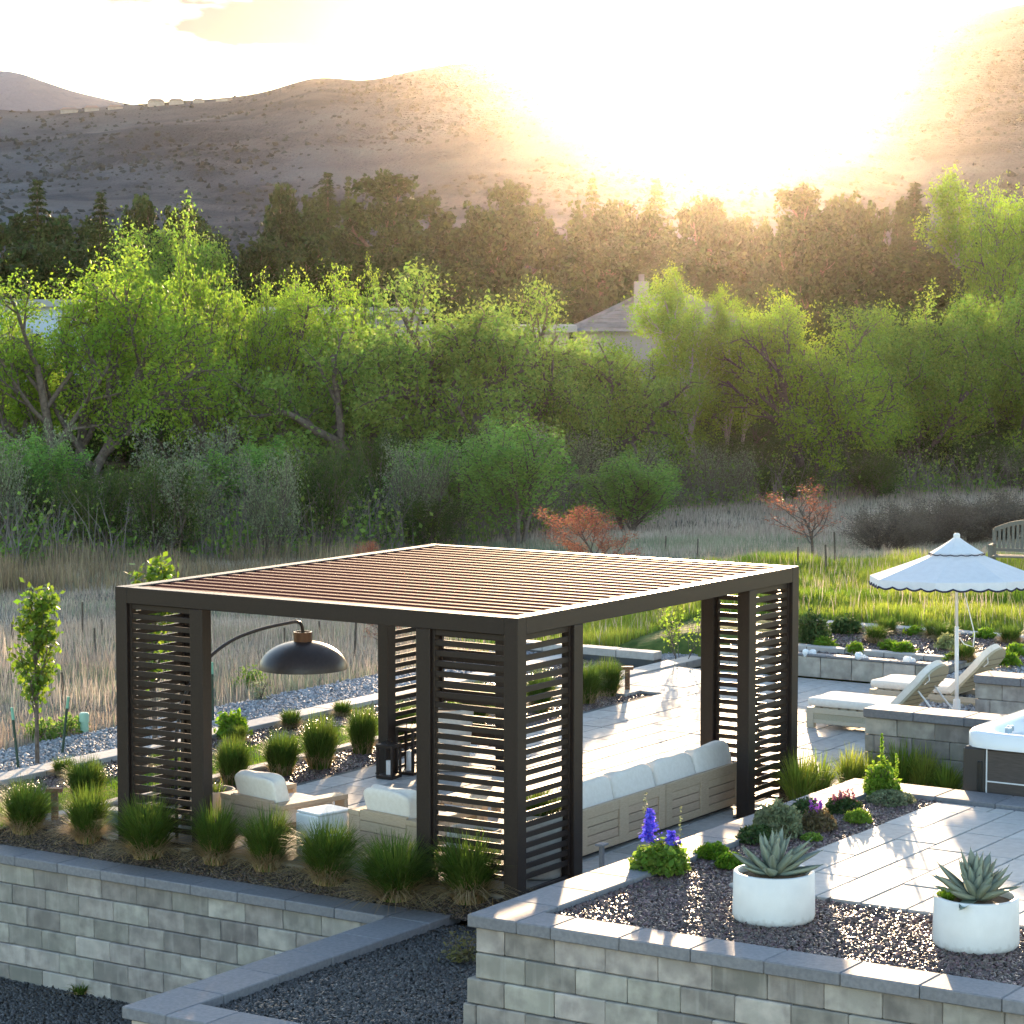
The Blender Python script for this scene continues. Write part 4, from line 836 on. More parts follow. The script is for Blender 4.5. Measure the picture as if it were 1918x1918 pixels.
def agave(loc, label, seed, tone, rz):
    r = random.Random(seed); t = thing('agave', label, 'agave', loc, rz, None); n = 44
    for i in range(n):
        u = i / (n - 1); el = math.radians(6 + 80 * u ** .85 + r.uniform(-8, 8)); az = i * 2.39996 + r.uniform(-.25, .25); s = (1.0 - .22 * u) * r.uniform(.78, 1.15) * tone; rad = .05 * (1 - u * .8)
        ob('leaf', AGM[r.choice((0, 0, 1, 2))], None, t, (rad * math.cos(az), rad * math.sin(az), .01 + .05 * u), (0, -el, az), (s, s * .95, s))
agave((POT1[0], POT1[1], .985), 'pale grey-green agave rosette in the white pot beside the delphinium bed', 3, 1.0, .3)
agave((POT2[0], POT2[1], .985), 'spiky green agave rosette in the white pot farther from the delphinium', 4, 1.02, 1.1)

# ------------------------------------------------------------------ sun loungers, parasol, tub
WICK = mat('woven_rope', (.36, .32, .22), .8, (.46, .42, .31), 60, 3, .5, 140, stretch=(1, 1, 3))
PALEW = mat('pale_teak', (.44, .38, .28), .6, (.50, .44, .34), 8, 5, .08, 80, vary=.06, stretch=(3, 3, 20))
def lounger(a0, b0, label):
    """foot end at b0, head toward -y; a0..a0+.78 wide; local x along the width, y toward the head"""
    t = thing('sun_lounger', label, 'sun lounger', (a0 + .39, b0, 0), math.pi, 'sun loungers by the seat walls'); w = .39; L = 1.98
    for x in (-w, w - .09):
        for y in (0.0, 1.55): ob('leg', MB().box(x, x + .09, y, y + .10, .004, .27, .006), PALEW, t)
    fr = MB()
    for x in (-w + .002, w - .042): fr.box(x, x + .04, .10, L - .05, .20, .27, .004); fr.box(x + .004, x + .036, .10, 1.55, .07, .12, .003)
    fr.box(-w + .042, w - .042, .02, .07, .20, .27, .004); fr.box(-w + .042, w - .042, L - .12, L - .07, .20, .27, .004); f = ob('frame', fr, PALEW, t)
    for x in (-w + .012, w - .022): ob('rope_side', MB().box(x, x + .01, .101, 1.549, .118, .202, .001), WICK, f)
    for j in range(9): ob('slat', MB().box(-w + .045, w - .045, .09 + j * .125, .09 + j * .125 + .09, .262, .28, .003), PALEW, f)
    ob('seat_cushion', MB().cushion(.76, 1.22, .11, (0, .60, .335), .22, wob=.03), CUSH, t, smooth=True)
    ang = math.radians(50); M = Tr(0, 1.18, .30) @ Matrix.Rotation(ang, 4, 'X')
    # backrest: woven shell with an arched head, cushion in front
    def shell(z0, z1, inset, y1=.80):
        m = MB(); n = 10; vs = []; out = []
        for i in range(n + 1): a = math.pi * i / n; out.append((-math.cos(a) * (w - inset), y1 - .26 + math.sin(a) * (.26 - inset)))
        out = [(-(w - inset), 0.0)] + out + [((w - inset), 0.0)]; k = len(out)
        for (x, y) in out: vs.append(M @ Vector((x, y, z0 - .04 * math.sin(y / y1 * 3.1))))
        for (x, y) in out: vs.append(M @ Vector((x, y, z1 - .04 * math.sin(y / y1 * 3.1))))
        fs = [tuple(range(k))[::-1], tuple(range(k, 2 * k))] + [(i, (i + 1) % k, (i + 1) % k + k, i + k) for i in range(k)]
        return m.add(vs, fs)
    br = ob('backrest', shell(-.03, .0, 0), WICK, t); ob('back_cushion', shell(.003, .085, .012), CUSH, t)
    for j in range(6): ob('rope_band', MB().tube([tuple(M @ Vector((-w + .02 + (.02 if j > 3 else 0), .10 + j * .105, -.036 - .04 * math.sin(.1 + j * .41)))), tuple(M @ Vector((w - .02, .10 + j * .105 + .05, -.036 - .04 * math.sin(.1 + j * .41))))], .006, 5), mat('dark_rope', (.20, .17, .11), .8), br)
    for x in (-.25, .25): ob('brace', MB().tube([tuple(M @ Vector((x, .42, -.05))), (x, 1.78, .27)], .012, 6), WHITE, t)
    ob('cushion_tie', MB().tube([tuple(M @ Vector((.30, .70, -.04))), tuple(M @ Vector((.33, .66, -.10))), tuple(M @ Vector((.34, .58, -.09)))], .006, 5), WHITE, t)
    return t
lounger(10.13, 2.18, 'pale wood sun lounger with white cushions, the one whose end stands beside the seat wall')
lounger(12.0, 2.18, 'pale wood sun lounger with white cushions, the one close to the raised planter')
CANVAS = mat('white_canvas', (.72, .75, .78), .85, (.76, .79, .82), 12, 3, .08, 200, trans=.25)
NAVY = mat('navy_trim', (.012, .014, .045), .8)
t = thing('parasol', 'white canvas parasol with scalloped navy trim between the loungers', 'parasol', (11.62, .74, 0), 0, None, rot=(math.radians(-1.5), math.radians(1.5), 0))
ob('pole', MB().tube([(0, 0, .004), (0, 0, 1.25)], .026, 12), WHITE, t, smooth=True); ob('upper_pole', MB().tube([(0, 0, 1.2), (0, 0, 2.40)], .020, 12), WHITE, t, smooth=True)
ob('base', MB().lathe([(0, 0), (.27, 0), (.27, .04), (.06, .09), (.045, .30), (0, .30)], 28), WHITE, t)
NS, RC, ZE, ZT = 8, 1.16, 1.90, 2.40; A0 = .18
def canopy(r0, z0, r1, z1, sag, nr=8, nt=6):
    m = MB(); vs = []; fs = []
    for i in range(nr + 1):
        u = i / nr; rr_ = r0 + (r1 - r0) * u; zz = z0 + (z1 - z0) * (u ** .9)
        for k in range(NS * nt):
            s, f = divmod(k, nt); f /= nt; a, b_ = A0 + 2 * math.pi * s / NS, A0 + 2 * math.pi * (s + 1) / NS
            x = rr_ * (math.cos(a) * (1 - f) + math.cos(b_) * f); y = rr_ * (math.sin(a) * (1 - f) + math.sin(b_) * f); vs.append((x, y, zz - sag * u * math.sin(math.pi * f)))
    K = NS * nt
    for i in range(nr):
        for k in range(K): fs.append((i * K + k, i * K + (k + 1) % K, (i + 1) * K + (k + 1) % K, (i + 1) * K + k))
    return m.add(vs, fs)
ob('canopy', canopy(.10, 2.30, RC, ZE, .012), CANVAS, t)
ob('vent_cap', canopy(.035, ZT + .02, .36, 2.215, .0, 5), CANVAS, t)
def valance(r, z, drop, wav, name, m, h, nper=4, par=None):
    mb = MB(); vs = []; fs = []; n = 16
    pts = []
    for s in range(NS):
        a, b_ = A0 + 2 * math.pi * s / NS, A0 + 2 * math.pi * (s + 1) / NS
        for k in range(n):
            f = k / n; sc = abs(math.sin(math.pi * f * nper)); pts.append((r * (math.cos(a) * (1 - f) + math.cos(b_) * f), r * (math.sin(a) * (1 - f) + math.sin(b_) * f), sc))
    for (x, y, sc) in pts: vs += [(x, y, z + h - wav * sc * (h < .0)), (x * 1.002, y * 1.002, z - drop - wav * sc)]
    k = len(pts)
    for i in range(k): j = (i + 1) % k; fs.append((2 * i, 2 * j, 2 * j + 1, 2 * i + 1))
    return ob(name, mb.add(vs, fs), m, par)
valance(RC, ZE, .085, .03, 'valance', CANVAS, .0, par=t)
mb = MB(); vs = []; fs = []; pts = []
for s in range(NS):
    a, b_ = A0 + 2 * math.pi * s / NS, A0 + 2 * math.pi * (s + 1) / NS
    for k in range(20):
        f = k / 20; sc = abs(math.sin(math.pi * f * 4)); pts.append((RC * 1.006 * (math.cos(a) * (1 - f) + math.cos(b_) * f), RC * 1.006 * (math.sin(a) * (1 - f) + math.sin(b_) * f), ZE - .085 - .03 * sc))
mb.tube(pts + [pts[0]], .0125, 5, cap=False); ob('navy_trim', mb, NAVY, t)
ob('vent_trim', MB().tube([(.362 * math.cos(A0 + 2 * math.pi * k / 48 * 1.0), .362 * math.sin(A0 + 2 * math.pi * k / 48), 2.205 - .012 * abs(math.sin(k * math.pi / 3))) for k in range(49)], .007, 5, cap=False), NAVY, t)
for s in range(NS):
    a = A0 + 2 * math.pi * s / NS; ob('rib', MB().tube([(0, 0, 2.30), (RC * .99 * math.cos(a), RC * .99 * math.sin(a), ZE - .012)], .008, 5), WHITE, t)
ob('finial', MB().lathe([(0, 0), (.04, 0), (.045, .04), (.03, .06), (0, .065)], 16, (0, 0, ZT + .01)), WHITE, t)
ob('crank_cord', MB().tube([(.03, -.05, 1.85), (.09, -.12, 1.5), (.16, -.18, 1.15), (.14, -.17, .98), (.06, -.08, 1.02), (.03, -.03, 1.10)], .008, 6), WHITE, t)
# hot tub
TUBM = mat('tub_acrylic', (.72, .75, .77), .18, (.76, .78, .80), 3, 3, spec=.6); CAB = mat('tub_cabinet', (.045, .035, .030), .55, (.075, .058, .050), 5, 6, .15, 60, stretch=(2, 2, 40)); CABT = mat('tub_corner', (.035, .030, .028), .45)
t = thing('hot_tub', 'white hot tub with dark brown cabinet behind the terrace coping', 'hot tub', (3.96, -2.62, .18)); TW = 2.15; TZ = 1.08
def tub_rim():
    m = MB(); n = 40; prof = [(-.00, .93), (.0, 1.06), (.03, 1.085), (.16, 1.075), (.20, 1.05), (.24, .96), (.34, .93), (.40, .66), (.72, .60), (.95, .30)]
    vs = []; fs = []
    for (ins, z) in prof:
        for k in range(n):
            a = 2 * math.pi * k / n; e = .25; sg = lambda v: math.copysign(abs(v) ** e, v); h = TW / 2 + .03 - ins; vs.append((TW / 2 + h * sg(math.cos(a)), -TW / 2 + h * sg(math.sin(a)), z))
    for i in range(len(prof) - 1):
        for k in range(n): fs.append((i * n + k, i * n + (k + 1) % n, (i + 1) * n + (k + 1) % n, (i + 1) * n + k))
    fs.append(tuple(range((len(prof) - 1) * n, len(prof) * n))); return m.add(vs, fs)
ob('shell', tub_rim(), TUBM, t, smooth=True)
ob('cabinet', MB().box(.02, TW - .02, -TW + .02, -.02, -.17, .935, .03), CAB, t)
for (x, y) in ((0, -.25), (0, -TW), (TW - .25, -TW), (TW - .25, -.25)): ob('corner_panel', MB().box(x + .006, x + .244, y + .006, y + .244, -.168, .93, .02), CABT, t)
ob('trim_line', MB().box(.004, .0195, -.262, -.252, -.168, .93, .001), WHITE, t); ob('trim_line', MB().box(.008, .0197, -TW + .26, -.262, .60, .612, .001), WHITE, t)
ob('latch', MB().box(-.012, .02, -.215, -.165, .50, .80, .006), mat('latch_black', (.012, .012, .012), .35), t)
JET = mat('control_grey', (.32, .40, .46), .3)
for (x, y, r) in ((.30, -.36, .035), (.42, -.33, .035), (.62, -.62, .06)): ob('control_knob', MB().lathe([(0, .05), (r * .9, .05), (r, .035), (r, 0)], 20, (x, y, 1.055)), JET, t)
ob('water', MB().add([(.32, -.32, .80), (TW - .32, -.32, .80), (TW - .32, -TW + .32, .80), (.32, -TW + .32, .80)], [(0, 3, 2, 1)]), mat('tub_water', (.30, .46, .52), .05, (.34, .50, .55), 5, 3, .1, 20), t)
ob('pillow', MB().cushion(.30, .14, .10, (1.1, -.30, 1.09), .5), TUBM, t, smooth=True)
# water spouts
SPO = mat('white_water', (.85, .87, .88), .3, (.9, .9, .9), 30, 3, trans=.4)
for (x, y) in ((1517, 1228), (1612, 1236), (1704, 1243)):
    q = P(x, y, .31); r = random.Random(x); m = MB()
    for k in range(7): m.cushion(.09 * r.uniform(.7, 1.3), .09 * r.uniform(.7, 1.3), .10 * r.uniform(.8, 1.5), (r.uniform(-.06, .06), r.uniform(-.06, .06), .05 + r.uniform(0, .05)), .9, 10, 6)
    ob('water_spout', m, SPO, loc=(q[0], q[1], .27), smooth=True, label='small bubbling white water spout in the planter strip behind the loungers', cat='water spout', group='water spouts in the planter')
# bench on the meadow
q = P(1922, 1064, .42); t = thing('bench', 'weathered wooden bench with an arched slatted back on the meadow behind the parasol', 'bench', (q[0], q[1], float(T(q[0], q[1]))), TH - math.pi / 2 - .35); GW = mat('grey_wood', (.13, .12, .10), .8, (.18, .165, .14), 8, 4, .2, 60, stretch=(2, 2, 20))
bw = .62
for x in (-bw, bw): ob('leg', MB().box(x - .035, x + .035, 0, .07, 0, .92 - .0, .005), GW, t); ob('front_leg', MB().box(x - .035, x + .035, -.48, -.42, 0, .62, .005), GW, t); ob('armrest', MB().box(x - .035, x + .035, -.50, -.002, .622, .66, .005), GW, t)
for j in range(4): ob('seat_slat', MB().box(-bw + .036, bw - .036, -.46 + j * .11, -.46 + j * .11 + .09, .42, .45, .004), GW, t)
tp = MB(); n = 12; vs = []
for i in range(n + 1):
    x = -bw + 2 * bw * i / n; z = .92 + .16 * math.cos((x / bw) * math.pi / 2); vs += [(x, .0, z - .05), (x, .055, z - .05), (x, .055, z + .035), (x, .0, z + .035)]
fs = []
for i in range(n):
    a, b_ = 4 * i, 4 * i + 4
    for k in range(4): fs.append((a + k, a + (k + 1) % 4, b_ + (k + 1) % 4, b_ + k))
ob('top_rail', tp.add(vs, fs + [(3, 2, 1, 0), (4 * n, 4 * n + 1, 4 * n + 2, 4 * n + 3)]), GW, t); ob('lower_rail', MB().box(-bw + .036, bw - .036, .005, .05, .50, .56, .004), GW, t)
for i in range(13):
    x = -bw + .10 + (2 * bw - .2) * i / 12; ob('back_slat', MB().box(x - .025, x + .025, .012, .04, .561, .87 + .15 * math.cos((x / bw) * math.pi / 2), .003), GW, t)
# path lights
RUST = mat('rust_steel', (.16, .065, .03), .75, (.24, .11, .05), 40, 4, .2, 90)
def path_light(q, h, label):
    t = thing('path_light', label, 'path light', (q[0], q[1], -.05), TH); ob('post', MB().box(-.035, .035, -.035, .035, 0, h, .003), RUST, t); ob('head', MB().box(-.05, .05, -.085, .085, h + .002, h + .045, .004), RUST, t)
    m = MB()
    for k in range(9): m.box(-.040, -.0352, -.02 + (k % 3) * .018, -.008 + (k % 3) * .018, .06 + k * .03, .075 + k * .03)
    ob('cut_out', m, JOINT_SHADE, t)
path_light(P(1175, 1296, -.04), .33, 'rusty square path light at the end of the grass bed beyond the pergola')
path_light(P(103, 1534, -.04), .30, 'rusty square path light among the grasses near the long block wall')
# stakes, pedestal, hydrant box
GREENP = mat('green_paint', (.02, .05, .03), .6); MINT = mat('mint_plastic', (.18, .42, .30), .5); MINT2 = mat('pale_green_plastic', (.30, .50, .38), .5, (.34, .54, .42), 4, 2)
for (x0, y0, x1, y1) in ((36, 1440, 22, 1325), (115, 1412, 128, 1305), (399, 1352, 397, 1240)):
    q = P(x0, y0, -.03); D = depth(q); tpq = PD(x1, y1, D); t = thing('tree_stake', 'thin dark green metal stake with a pale green tip beside the gravel path', 'stake', tuple(q), 0, 'metal tree stakes'); d = tpq - q
    ob('shaft', MB().tube([(0, 0, -.1), tuple(d * .80)], .018, 6), GREENP, t); ob('tip', MB().tube([tuple(d * .80), tuple(d)], .02, 6), MINT, t)
q = P(158, 1372, -.03); t = thing('utility_pedestal', 'pale green round utility pedestal at the field edge', 'pedestal', tuple(q)); ob('body', MB().lathe([(0, 0), (.055, 0), (.055, .14), (.0, .14)], 20), MINT2, t); ob('cap', MB().lathe([(0, .141), (.062, .141), (.062, .24), (.05, .258), (0, .262)], 20), MINT2, t)
q = P(219, 1545, -.06); ob('valve_box', MB().box(-.10, .10, -.14, .14, -.02, .17, .012), mat('teal_plastic', (.10, .16, .15), .6), loc=tuple(q), label='small teal plastic utility box at the foot of the slatted corner panel', cat='utility box')
q = P(1078, 1640, .0); t = thing('tap_post', 'small metal service post beside the slatted panel and coping', 'tap', (.98, -.30, 0)); ob('stem', MB().box(-.02, .02, -.02, .02, 0.004, .38, .003), CAP, t); ob('head', MB().box(-.06, .06, -.04, .04, .381, .40, .003), CAP, t)
ob('hose', MB().tube([(.20, .42, .02), (.30, .10, .02), (.55, -.12, .02), (.85, -.28, .02), (.98, -.30, .06)], .014, 7), mat('hose', (.02, .02, .02), .5), label='dark hose lying on the paving by the slatted corner', cat='hose', smooth=True)
# fence posts in the field
FP = mat('old_post', (.07, .05, .035), .9, (.12, .09, .065), 20, 4)
for (x, y, h) in [(662, 1242, 62), (24, 1208, 26), (155, 1205, 62), (191, 1196, 20), (178, 1228, 34), (121, 1318, 40), (41, 1226, 14), (534, 1222, 30), (604, 1205, 26), (520, 1160, 20), (1245, 1040, 26), (1306, 1044, 24), (1548, 1072, 38), (1494, 1064, 26), (1566, 1060, 50), (700, 1110, 26), (590, 1118, 20)]:
    D = 45.0
    for _ in range(60):
        q = PD(x, y, D); D = min(max(D + (q[2] - float(T(q[0], q[1]))) * 2, 32), 110)
    q = PD(x, y, D); hh = h / F * D + .15; r = random.Random(x); ob('fence_post', MB().tube([(0, 0, -.2), (r.uniform(-.05, .05), r.uniform(-.05, .05), hh)], [.022, .018], 6), FP, loc=(q[0], q[1], float(T(q[0], q[1]))), label='thin weathered fence post standing in the dry field', cat='fence post', group='field fence posts')

# ------------------------------------------------------------------ houses behind the trees
STUC = mat('grey_stucco', (.27, .255, .24), .85, (.32, .30, .285), 2, 4); STUB = mat('blue_white_stucco', (.42, .48, .55), .85, (.48, .54, .60), 2, 4); ROOFT = mat('grey_roof_tile', (.17, .155, .155), .75, (.25, .23, .23), 2, 4, vary=.12); GLASSM = mat('window_glass', (.04, .05, .06), .08, spec=.8); FRM = mat('window_frame', (.5, .5, .5), .6)
def house(px, D, w, d, eave, ridge, label, wallm, chim=None, rz=0.0, hip=True, wins=()):
    q = PD(px, 700, D); g = float(T(q[0], q[1])); t = thing('house', label, 'house', (q[0], q[1], g), TH - math.pi / 2 + rz); e, r = eave - g, ridge - g
    ob('wall', MB().box(-w / 2, w / 2, 0, d, -1, e, 0), wallm, t)
    if hip:
        o_ = .5; m = MB().add([(-w / 2 - o_, -o_, e), (w / 2 + o_, -o_, e), (w / 2 + o_, d + o_, e), (-w / 2 - o_, d + o_, e), (-w / 2 + d / 2, d / 2, r), (w / 2 - d / 2, d / 2, r)], [(0, 1, 5, 4), (1, 2, 5), (2, 3, 4, 5), (3, 0, 4), (3, 2, 1, 0)]); rf = ob('roof', m, ROOFT, t)
        k = 9
        for j in range(k):                       # tile courses of the front slope
            u0, u1 = j / k, (j + 1) / k; c = MB()
            def pt(u, s): return (s * (w / 2 + o_ - u * (d / 2 + o_)), -o_ + u * (d / 2 + o_), e + (r - e) * u)
            a, b_, c2, d2 = pt(u0, -1), pt(u0, 1), pt(u1, 1), pt(u1, -1); c.add([(a[0], a[1] - .03, a[2] + .09), (b_[0], b_[1] - .03, b_[2] + .09), (c2[0], c2[1], c2[2] + .02), (d2[0], d2[1], d2[2] + .02), (a[0], a[1], a[2]), (b_[0], b_[1], b_[2])], [(0, 1, 2, 3), (4, 5, 1, 0)]); ob('tile_course', c, ROOFT, rf)
        for s in (-1, 1): ob('hip_ridge', MB().tube([(s * (w / 2 + o_), -o_, e + .08), (s * (w / 2 - d / 2), d / 2, r + .08)], .16, 6), ROOFT, rf)
    else: ob('roof', MB().box(-w / 2 - .4, w / 2 + .4, -.5, d + .4, e, e + .35, .02), mat('flat_roof_edge', (.33, .32, .31), .8), t)
    if chim: ob('chimney', MB().box(chim - .4, chim + .4, d * .30, d * .30 + .8, r - 1.6, r + .75, .03), STUC, t); ob('flue', MB().tube([(chim, d * .3 + .4, r + .75), (chim, d * .3 + .4, r + 1.15)], .16, 8), ROOFT, t)
    for (x, z, ww, hh) in wins:
        f = ob('window', MB().box(x - ww / 2, x + ww / 2, -.05, .04, z, z + hh, .02), FRM, t); ob('pane', MB().box(x - ww / 2 + .08, x + ww / 2 - .08, -.065, -.045, z + .08, z + hh - .08), GLASSM, f)
zy = lambda y, D: CH + (Y0 - y) / F * D
house(1250, 140, 10.0, 8.0, zy(622, 140), zy(552, 140), 'house with a grey tiled hip roof and pale chimney rising above the poplars', STUC, chim=-1.3, wins=((-3, 2, 1.4, 1.4), (1.5, 2, 1.4, 1.4)))
house(-20, 118, 6.5, 8, zy(575, 118), zy(560, 118), 'blue-white house with a slim chimney pipe half hidden by the cottonwood', STUB, chim=None, hip=False, wins=((1.5, 1.5, 2, 2), (1.5, 5, 2, 1.6)))
house(-40, 112, 3.2, 4, zy(632, 112), zy(632, 112), 'lower blue-grey wing of the house behind the cottonwood', STUB, hip=False, rz=.1, wins=((0.2, 1.0, 1.6, 2.6),))
house(640, 128, 7.5, 7, zy(588, 128), zy(588, 128), 'flat-roofed pale house between the cottonwoods and the willow', STUC, hip=False, wins=((-2, 3.5, 1.6, 1.5), (2, 3.5, 1.6, 1.5), (-1, .5, 2.5, 2)))
house(900, 130, 9, 7, zy(622, 130), zy(622, 130), 'grey flat-roofed house glimpsed through the willow branches', STUC, hip=False, wins=((-2.5, 3, 1.6, 1.5), (2, 3, 1.8, 1.5), (0, .3, 2.5, 2)))

# ------------------------------------------------------------------ planted grasses and small plants
def clump_proto(name, seed, n, r0, r1, h, width, straw, m=BLADE, lean=1.0, sm=STRAW, lab='x', cat='grass clump'):
    r = np.random.default_rng(seed); t = thing(name, lab, cat)
    V, Fa = blades(n, r, r0, r1, h, lean, width, 4, .8); ob('blades', npmesh('blades', V, Fa), m, t, kind='stuff')
    if straw:
        V, Fa = blades(straw, r, r0 * 1.05, r1 * 1.15, h * .52, 1.1, width * .9, 4, 1.35); ob('dry_blades', npmesh('dry_blades', V, Fa), sm, t, kind='stuff')
    return t
g1 = clump_proto('grass_clump', 1, 1500, .12, .44, .62, .009, 620); g2 = clump_proto('grass_clump', 2, 1300, .11, .38, .62, .009, 760); g3 = clump_proto('grass_clump', 3, 1500, .12, .26, .58, .009, 240)
gs = clump_proto('grass_clump', 4, 500, .07, .16, .24, .010, 500)
gr_ = clump_proto('grass_clump', 5, 420, .09, .30, .55, .012, 110, MEADOW)
PL = {}
def place(pr, q, s, label, group, rz=None, sz=None):
    rz = RR.uniform(0, 6.28) if rz is None else rz; j = RR.uniform(.90, 1.12); sc = (s * j, s * j * RR.uniform(.92, 1.08), (s if sz is None else sz) * RR.uniform(.88, 1.12)); ti = (RR.uniform(-.09, .09), RR.uniform(-.09, .09), rz)
    if pr.name not in PL:
        PL[pr.name] = 1; pr.location = tuple(q); pr.rotation_euler = ti; pr.scale = sc; return tag(pr, label, None, group)
    return dup(pr, tuple(q), None, label, group, sc, ti)
GF1 = 'grasses along the top of the block wall'; LF1 = 'green fountain grass clump with a straw base beside the block wall coping'
for (x, y, s, pr, w_) in [(45, 1560, .98, g1, 'beside the rusty path light'), (165, 1578, 1.0, g2, 'between the path light and slatted post'), (278, 1606, 1.12, g1, 'in front of the slatted panel near the arc lamp base'), (402, 1618, 1.05, g2, 'in front of the inner post by the sandy pot'), (500, 1630, .92, g2, 'in front of the lounge chair by the sandy pot'), (612, 1655, 1.0, g1, 'in front of the white side table'), (742, 1683, 1.08, g1, 'in front of the half hidden lounge chair'), (882, 1690, 1.08, g2, 'in front of the slatted panel where the walls meet')]: place(pr, P(x, y, -.07), s, 'fountain grass with straw base ' + w_, GF1)
GF2 = 'grasses in the bed beside the pergola'; LF2 = 'rounded green grass clump in the plum gravel bed beyond the pergola'
for (x, y, s, pr, w_) in [(162, 1502, 1.0, g3, 'beside the bright lawn strip'), (437, 1470, 1.02, g3, 'behind the sandy pot'), (526, 1452, 1.0, g3, 'behind the lounge chair cushion under the lamp dome'), (598, 1440, 1.02, g3, 'between the lamp dome and the lantern post'), (678, 1412, 1.0, g3, 'beside the lantern post'), (1137, 1304, 1.0, g3, 'beside the rusty path light past the patio'), (1095, 1318, .95, g3, 'second from the path light past the patio'), (1010, 1335, .95, g3, None), (890, 1365, .95, g3, None), (330, 1490, .95, g3, None), (760, 1392, .95, g3, None)]: place(pr, P(x, y, -.05), s, ('rounded green grass clump ' + w_) if w_ else 'rounded green grass clump glimpsed through the slatted corner panels', GF2)
GF3 = 'small tufts along the stone edging'; LF3 = 'small straw and green tuft in the gravel along the pinkish edging'
for (x, y) in [(118, 1452), (445, 1392), (545, 1362), (642, 1340), (300, 1440)]: place(gs, P(x, y, -.03), 1.0, LF3, GF3)
GF4 = 'grasses behind the terrace coping'; LF4 = 'upright green grass clump behind the terrace coping'
for (x, y, s) in [(1497, 1512, 1.15), (1530, 1500, 1.0), (1590, 1480, 1.0), (1622, 1478, .9), (1690, 1482, 1.1), (1728, 1486, 1.05), (1772, 1496, .95)]: place(gr_, P(x, y + 10, .0), s, LF4, GF4, sz=s * 1.05)
place(clump_proto('pot_grass', 6, 400, .16, .26, .30, .012, 60), (1.02, .42, .58), 1.0, 'short green grass growing in the pale corner pot', None)
place(clump_proto('pot_grass', 7, 60, .10, .12, .14, .010, 30), (.98, 4.42, .37), 1.0, 'sparse green sprouts in the sandy pot', None)
place(clump_proto('pot_plant', 8, 160, .05, .10, .11, .014, 0, LAWNB), (POT2[0] - .12, POT2[1] + .20, .975), 1.0, 'small bright green plant inside the rim of the agave pot', None)
r = np.random.default_rng(44); pp = scatter(r, [(-.26, .10, -.8, 8.6)], .045, lambda x, y: -.15 + (x + .27) * .33); n = len(pp); a = r.uniform(0, 6.28, n); L = r.uniform(.03, .11, n); w = .003
dv = np.stack([np.cos(a) * L, np.sin(a) * L, r.normal(0, .012, n)], 1); sv = np.stack([-np.sin(a) * w, np.cos(a) * w, np.zeros(n)], 1); V = np.stack([pp - dv - sv, pp + dv - sv, pp + dv + sv, pp - dv + sv], 1).reshape(-1, 3); V[:, 2] += .012
ob('dead_grass', npmesh('dead_grass', V, np.arange(4 * n).reshape(-1, 4)), STRAW, kind='stuff', label='pale dead grass blades lying on the mulch along the block wall', cat='dead grass')
place(clump_proto('weed_tuft', 9, 120, .06, .16, .14, .012, 40), P(150, 1862, -1.40), 1.0, 'small green weed tuft in the dark gravel below the block wall', None)

def bush_proto(name, seed, n, rx, rz_, size, m, cat='plant', stems=9, fl=None, flm=None, asp=.5, up=.6, shell=.75):
    r = np.random.default_rng(seed); t = thing(name, 'x', cat); u = r.normal(0, 1, (n, 3)); u /= np.linalg.norm(u, axis=1, keepdims=True); u[:, 2] = np.abs(u[:, 2]); k = r.uniform(shell, 1.05, (n, 1)) ** 1.0 * (1 + .16 * np.sin(u[:, :1] * 7 + seed) * np.sin(u[:, 1:2] * 6 + 1))
    Q = u * k * np.array([rx, rx, rz_]) + np.array([0, 0, .02]); V, Fa = cards(r, Q, size, asp, up); ob('foliage', npmesh('foliage', V, Fa), m, t, kind='stuff')
    st = MB()
    for j in range(stems):
        a = r.uniform(0, 6.28); st.tube([(0, 0, -.02), (math.cos(a) * rx * .3, math.sin(a) * rx * .3, rz_ * .5), (math.cos(a) * rx * .7, math.sin(a) * rx * .7, rz_ * .85)], [.006, .004, .002], 4, cap=False)
    ob('stems', st, BARK, t)
    if fl:
        for j in range(fl):
            a = r.uniform(0, 6.28); d = rx * r.uniform(.0, .75); h0 = rz_ * math.sqrt(max(.1, 1 - (d / rx) ** 2)); m2 = MB(); L = r.uniform(.06, .12); c = np.stack([r.normal(0, .006, 26), r.normal(0, .006, 26), r.uniform(0, L, 26)], 1); V, Fa = cards(r, c, .010, .8)
            ob('flower_spike', npmesh('flower_spike', V, Fa), flm, t, (math.cos(a) * d, math.sin(a) * d, h0 + .01), (r.normal(0, .15), r.normal(0, .15), 0), kind='stuff')
    return t
gt = None
def one(pr, x, y, z, s, label, group=None, sz=None): return place(pr, P(x, y, z), s, label, group, None, sz)
zg = .64
one(bush_proto('mounded_plant', 21, 2200, .20, .20, .022, LEAFS), 1456, 1568, zg, 1.0, 'grey-green feathery mound beside the slatted corner post', sz=1.25)
one(bush_proto('mounded_plant', 22, 1500, .17, .15, .020, LEAFK), 1418, 1580, zg, 1.0, 'dark low mound in front of the feathery grey one')
one(bush_proto('mounded_plant', 23, 1400, .15, .16, .018, LEAFK), 1510, 1536, zg, 1.0, 'dark green mound behind the purple-flowered one')
one(bush_proto('flowering_plant', 24, 1600, .16, .15, .018, mat('leaf_bronze', (.10, .085, .035), .6, (.15, .11, .05), 6, 3, vary=.3, island=True, trans=.35), fl=7, flm=mat('purple_petal', (.30, .08, .42), .55, vary=.2, island=True, trans=.4)), 1532, 1556, zg, 1.05, 'bronze mound with a few bright purple flower spikes')
one(bush_proto('flowering_plant', 25, 1500, .16, .12, .018, LEAFK, fl=14, flm=PINK), 1578, 1522, zg, 1.05, 'low plant with many upright pink flower spikes near the coping')
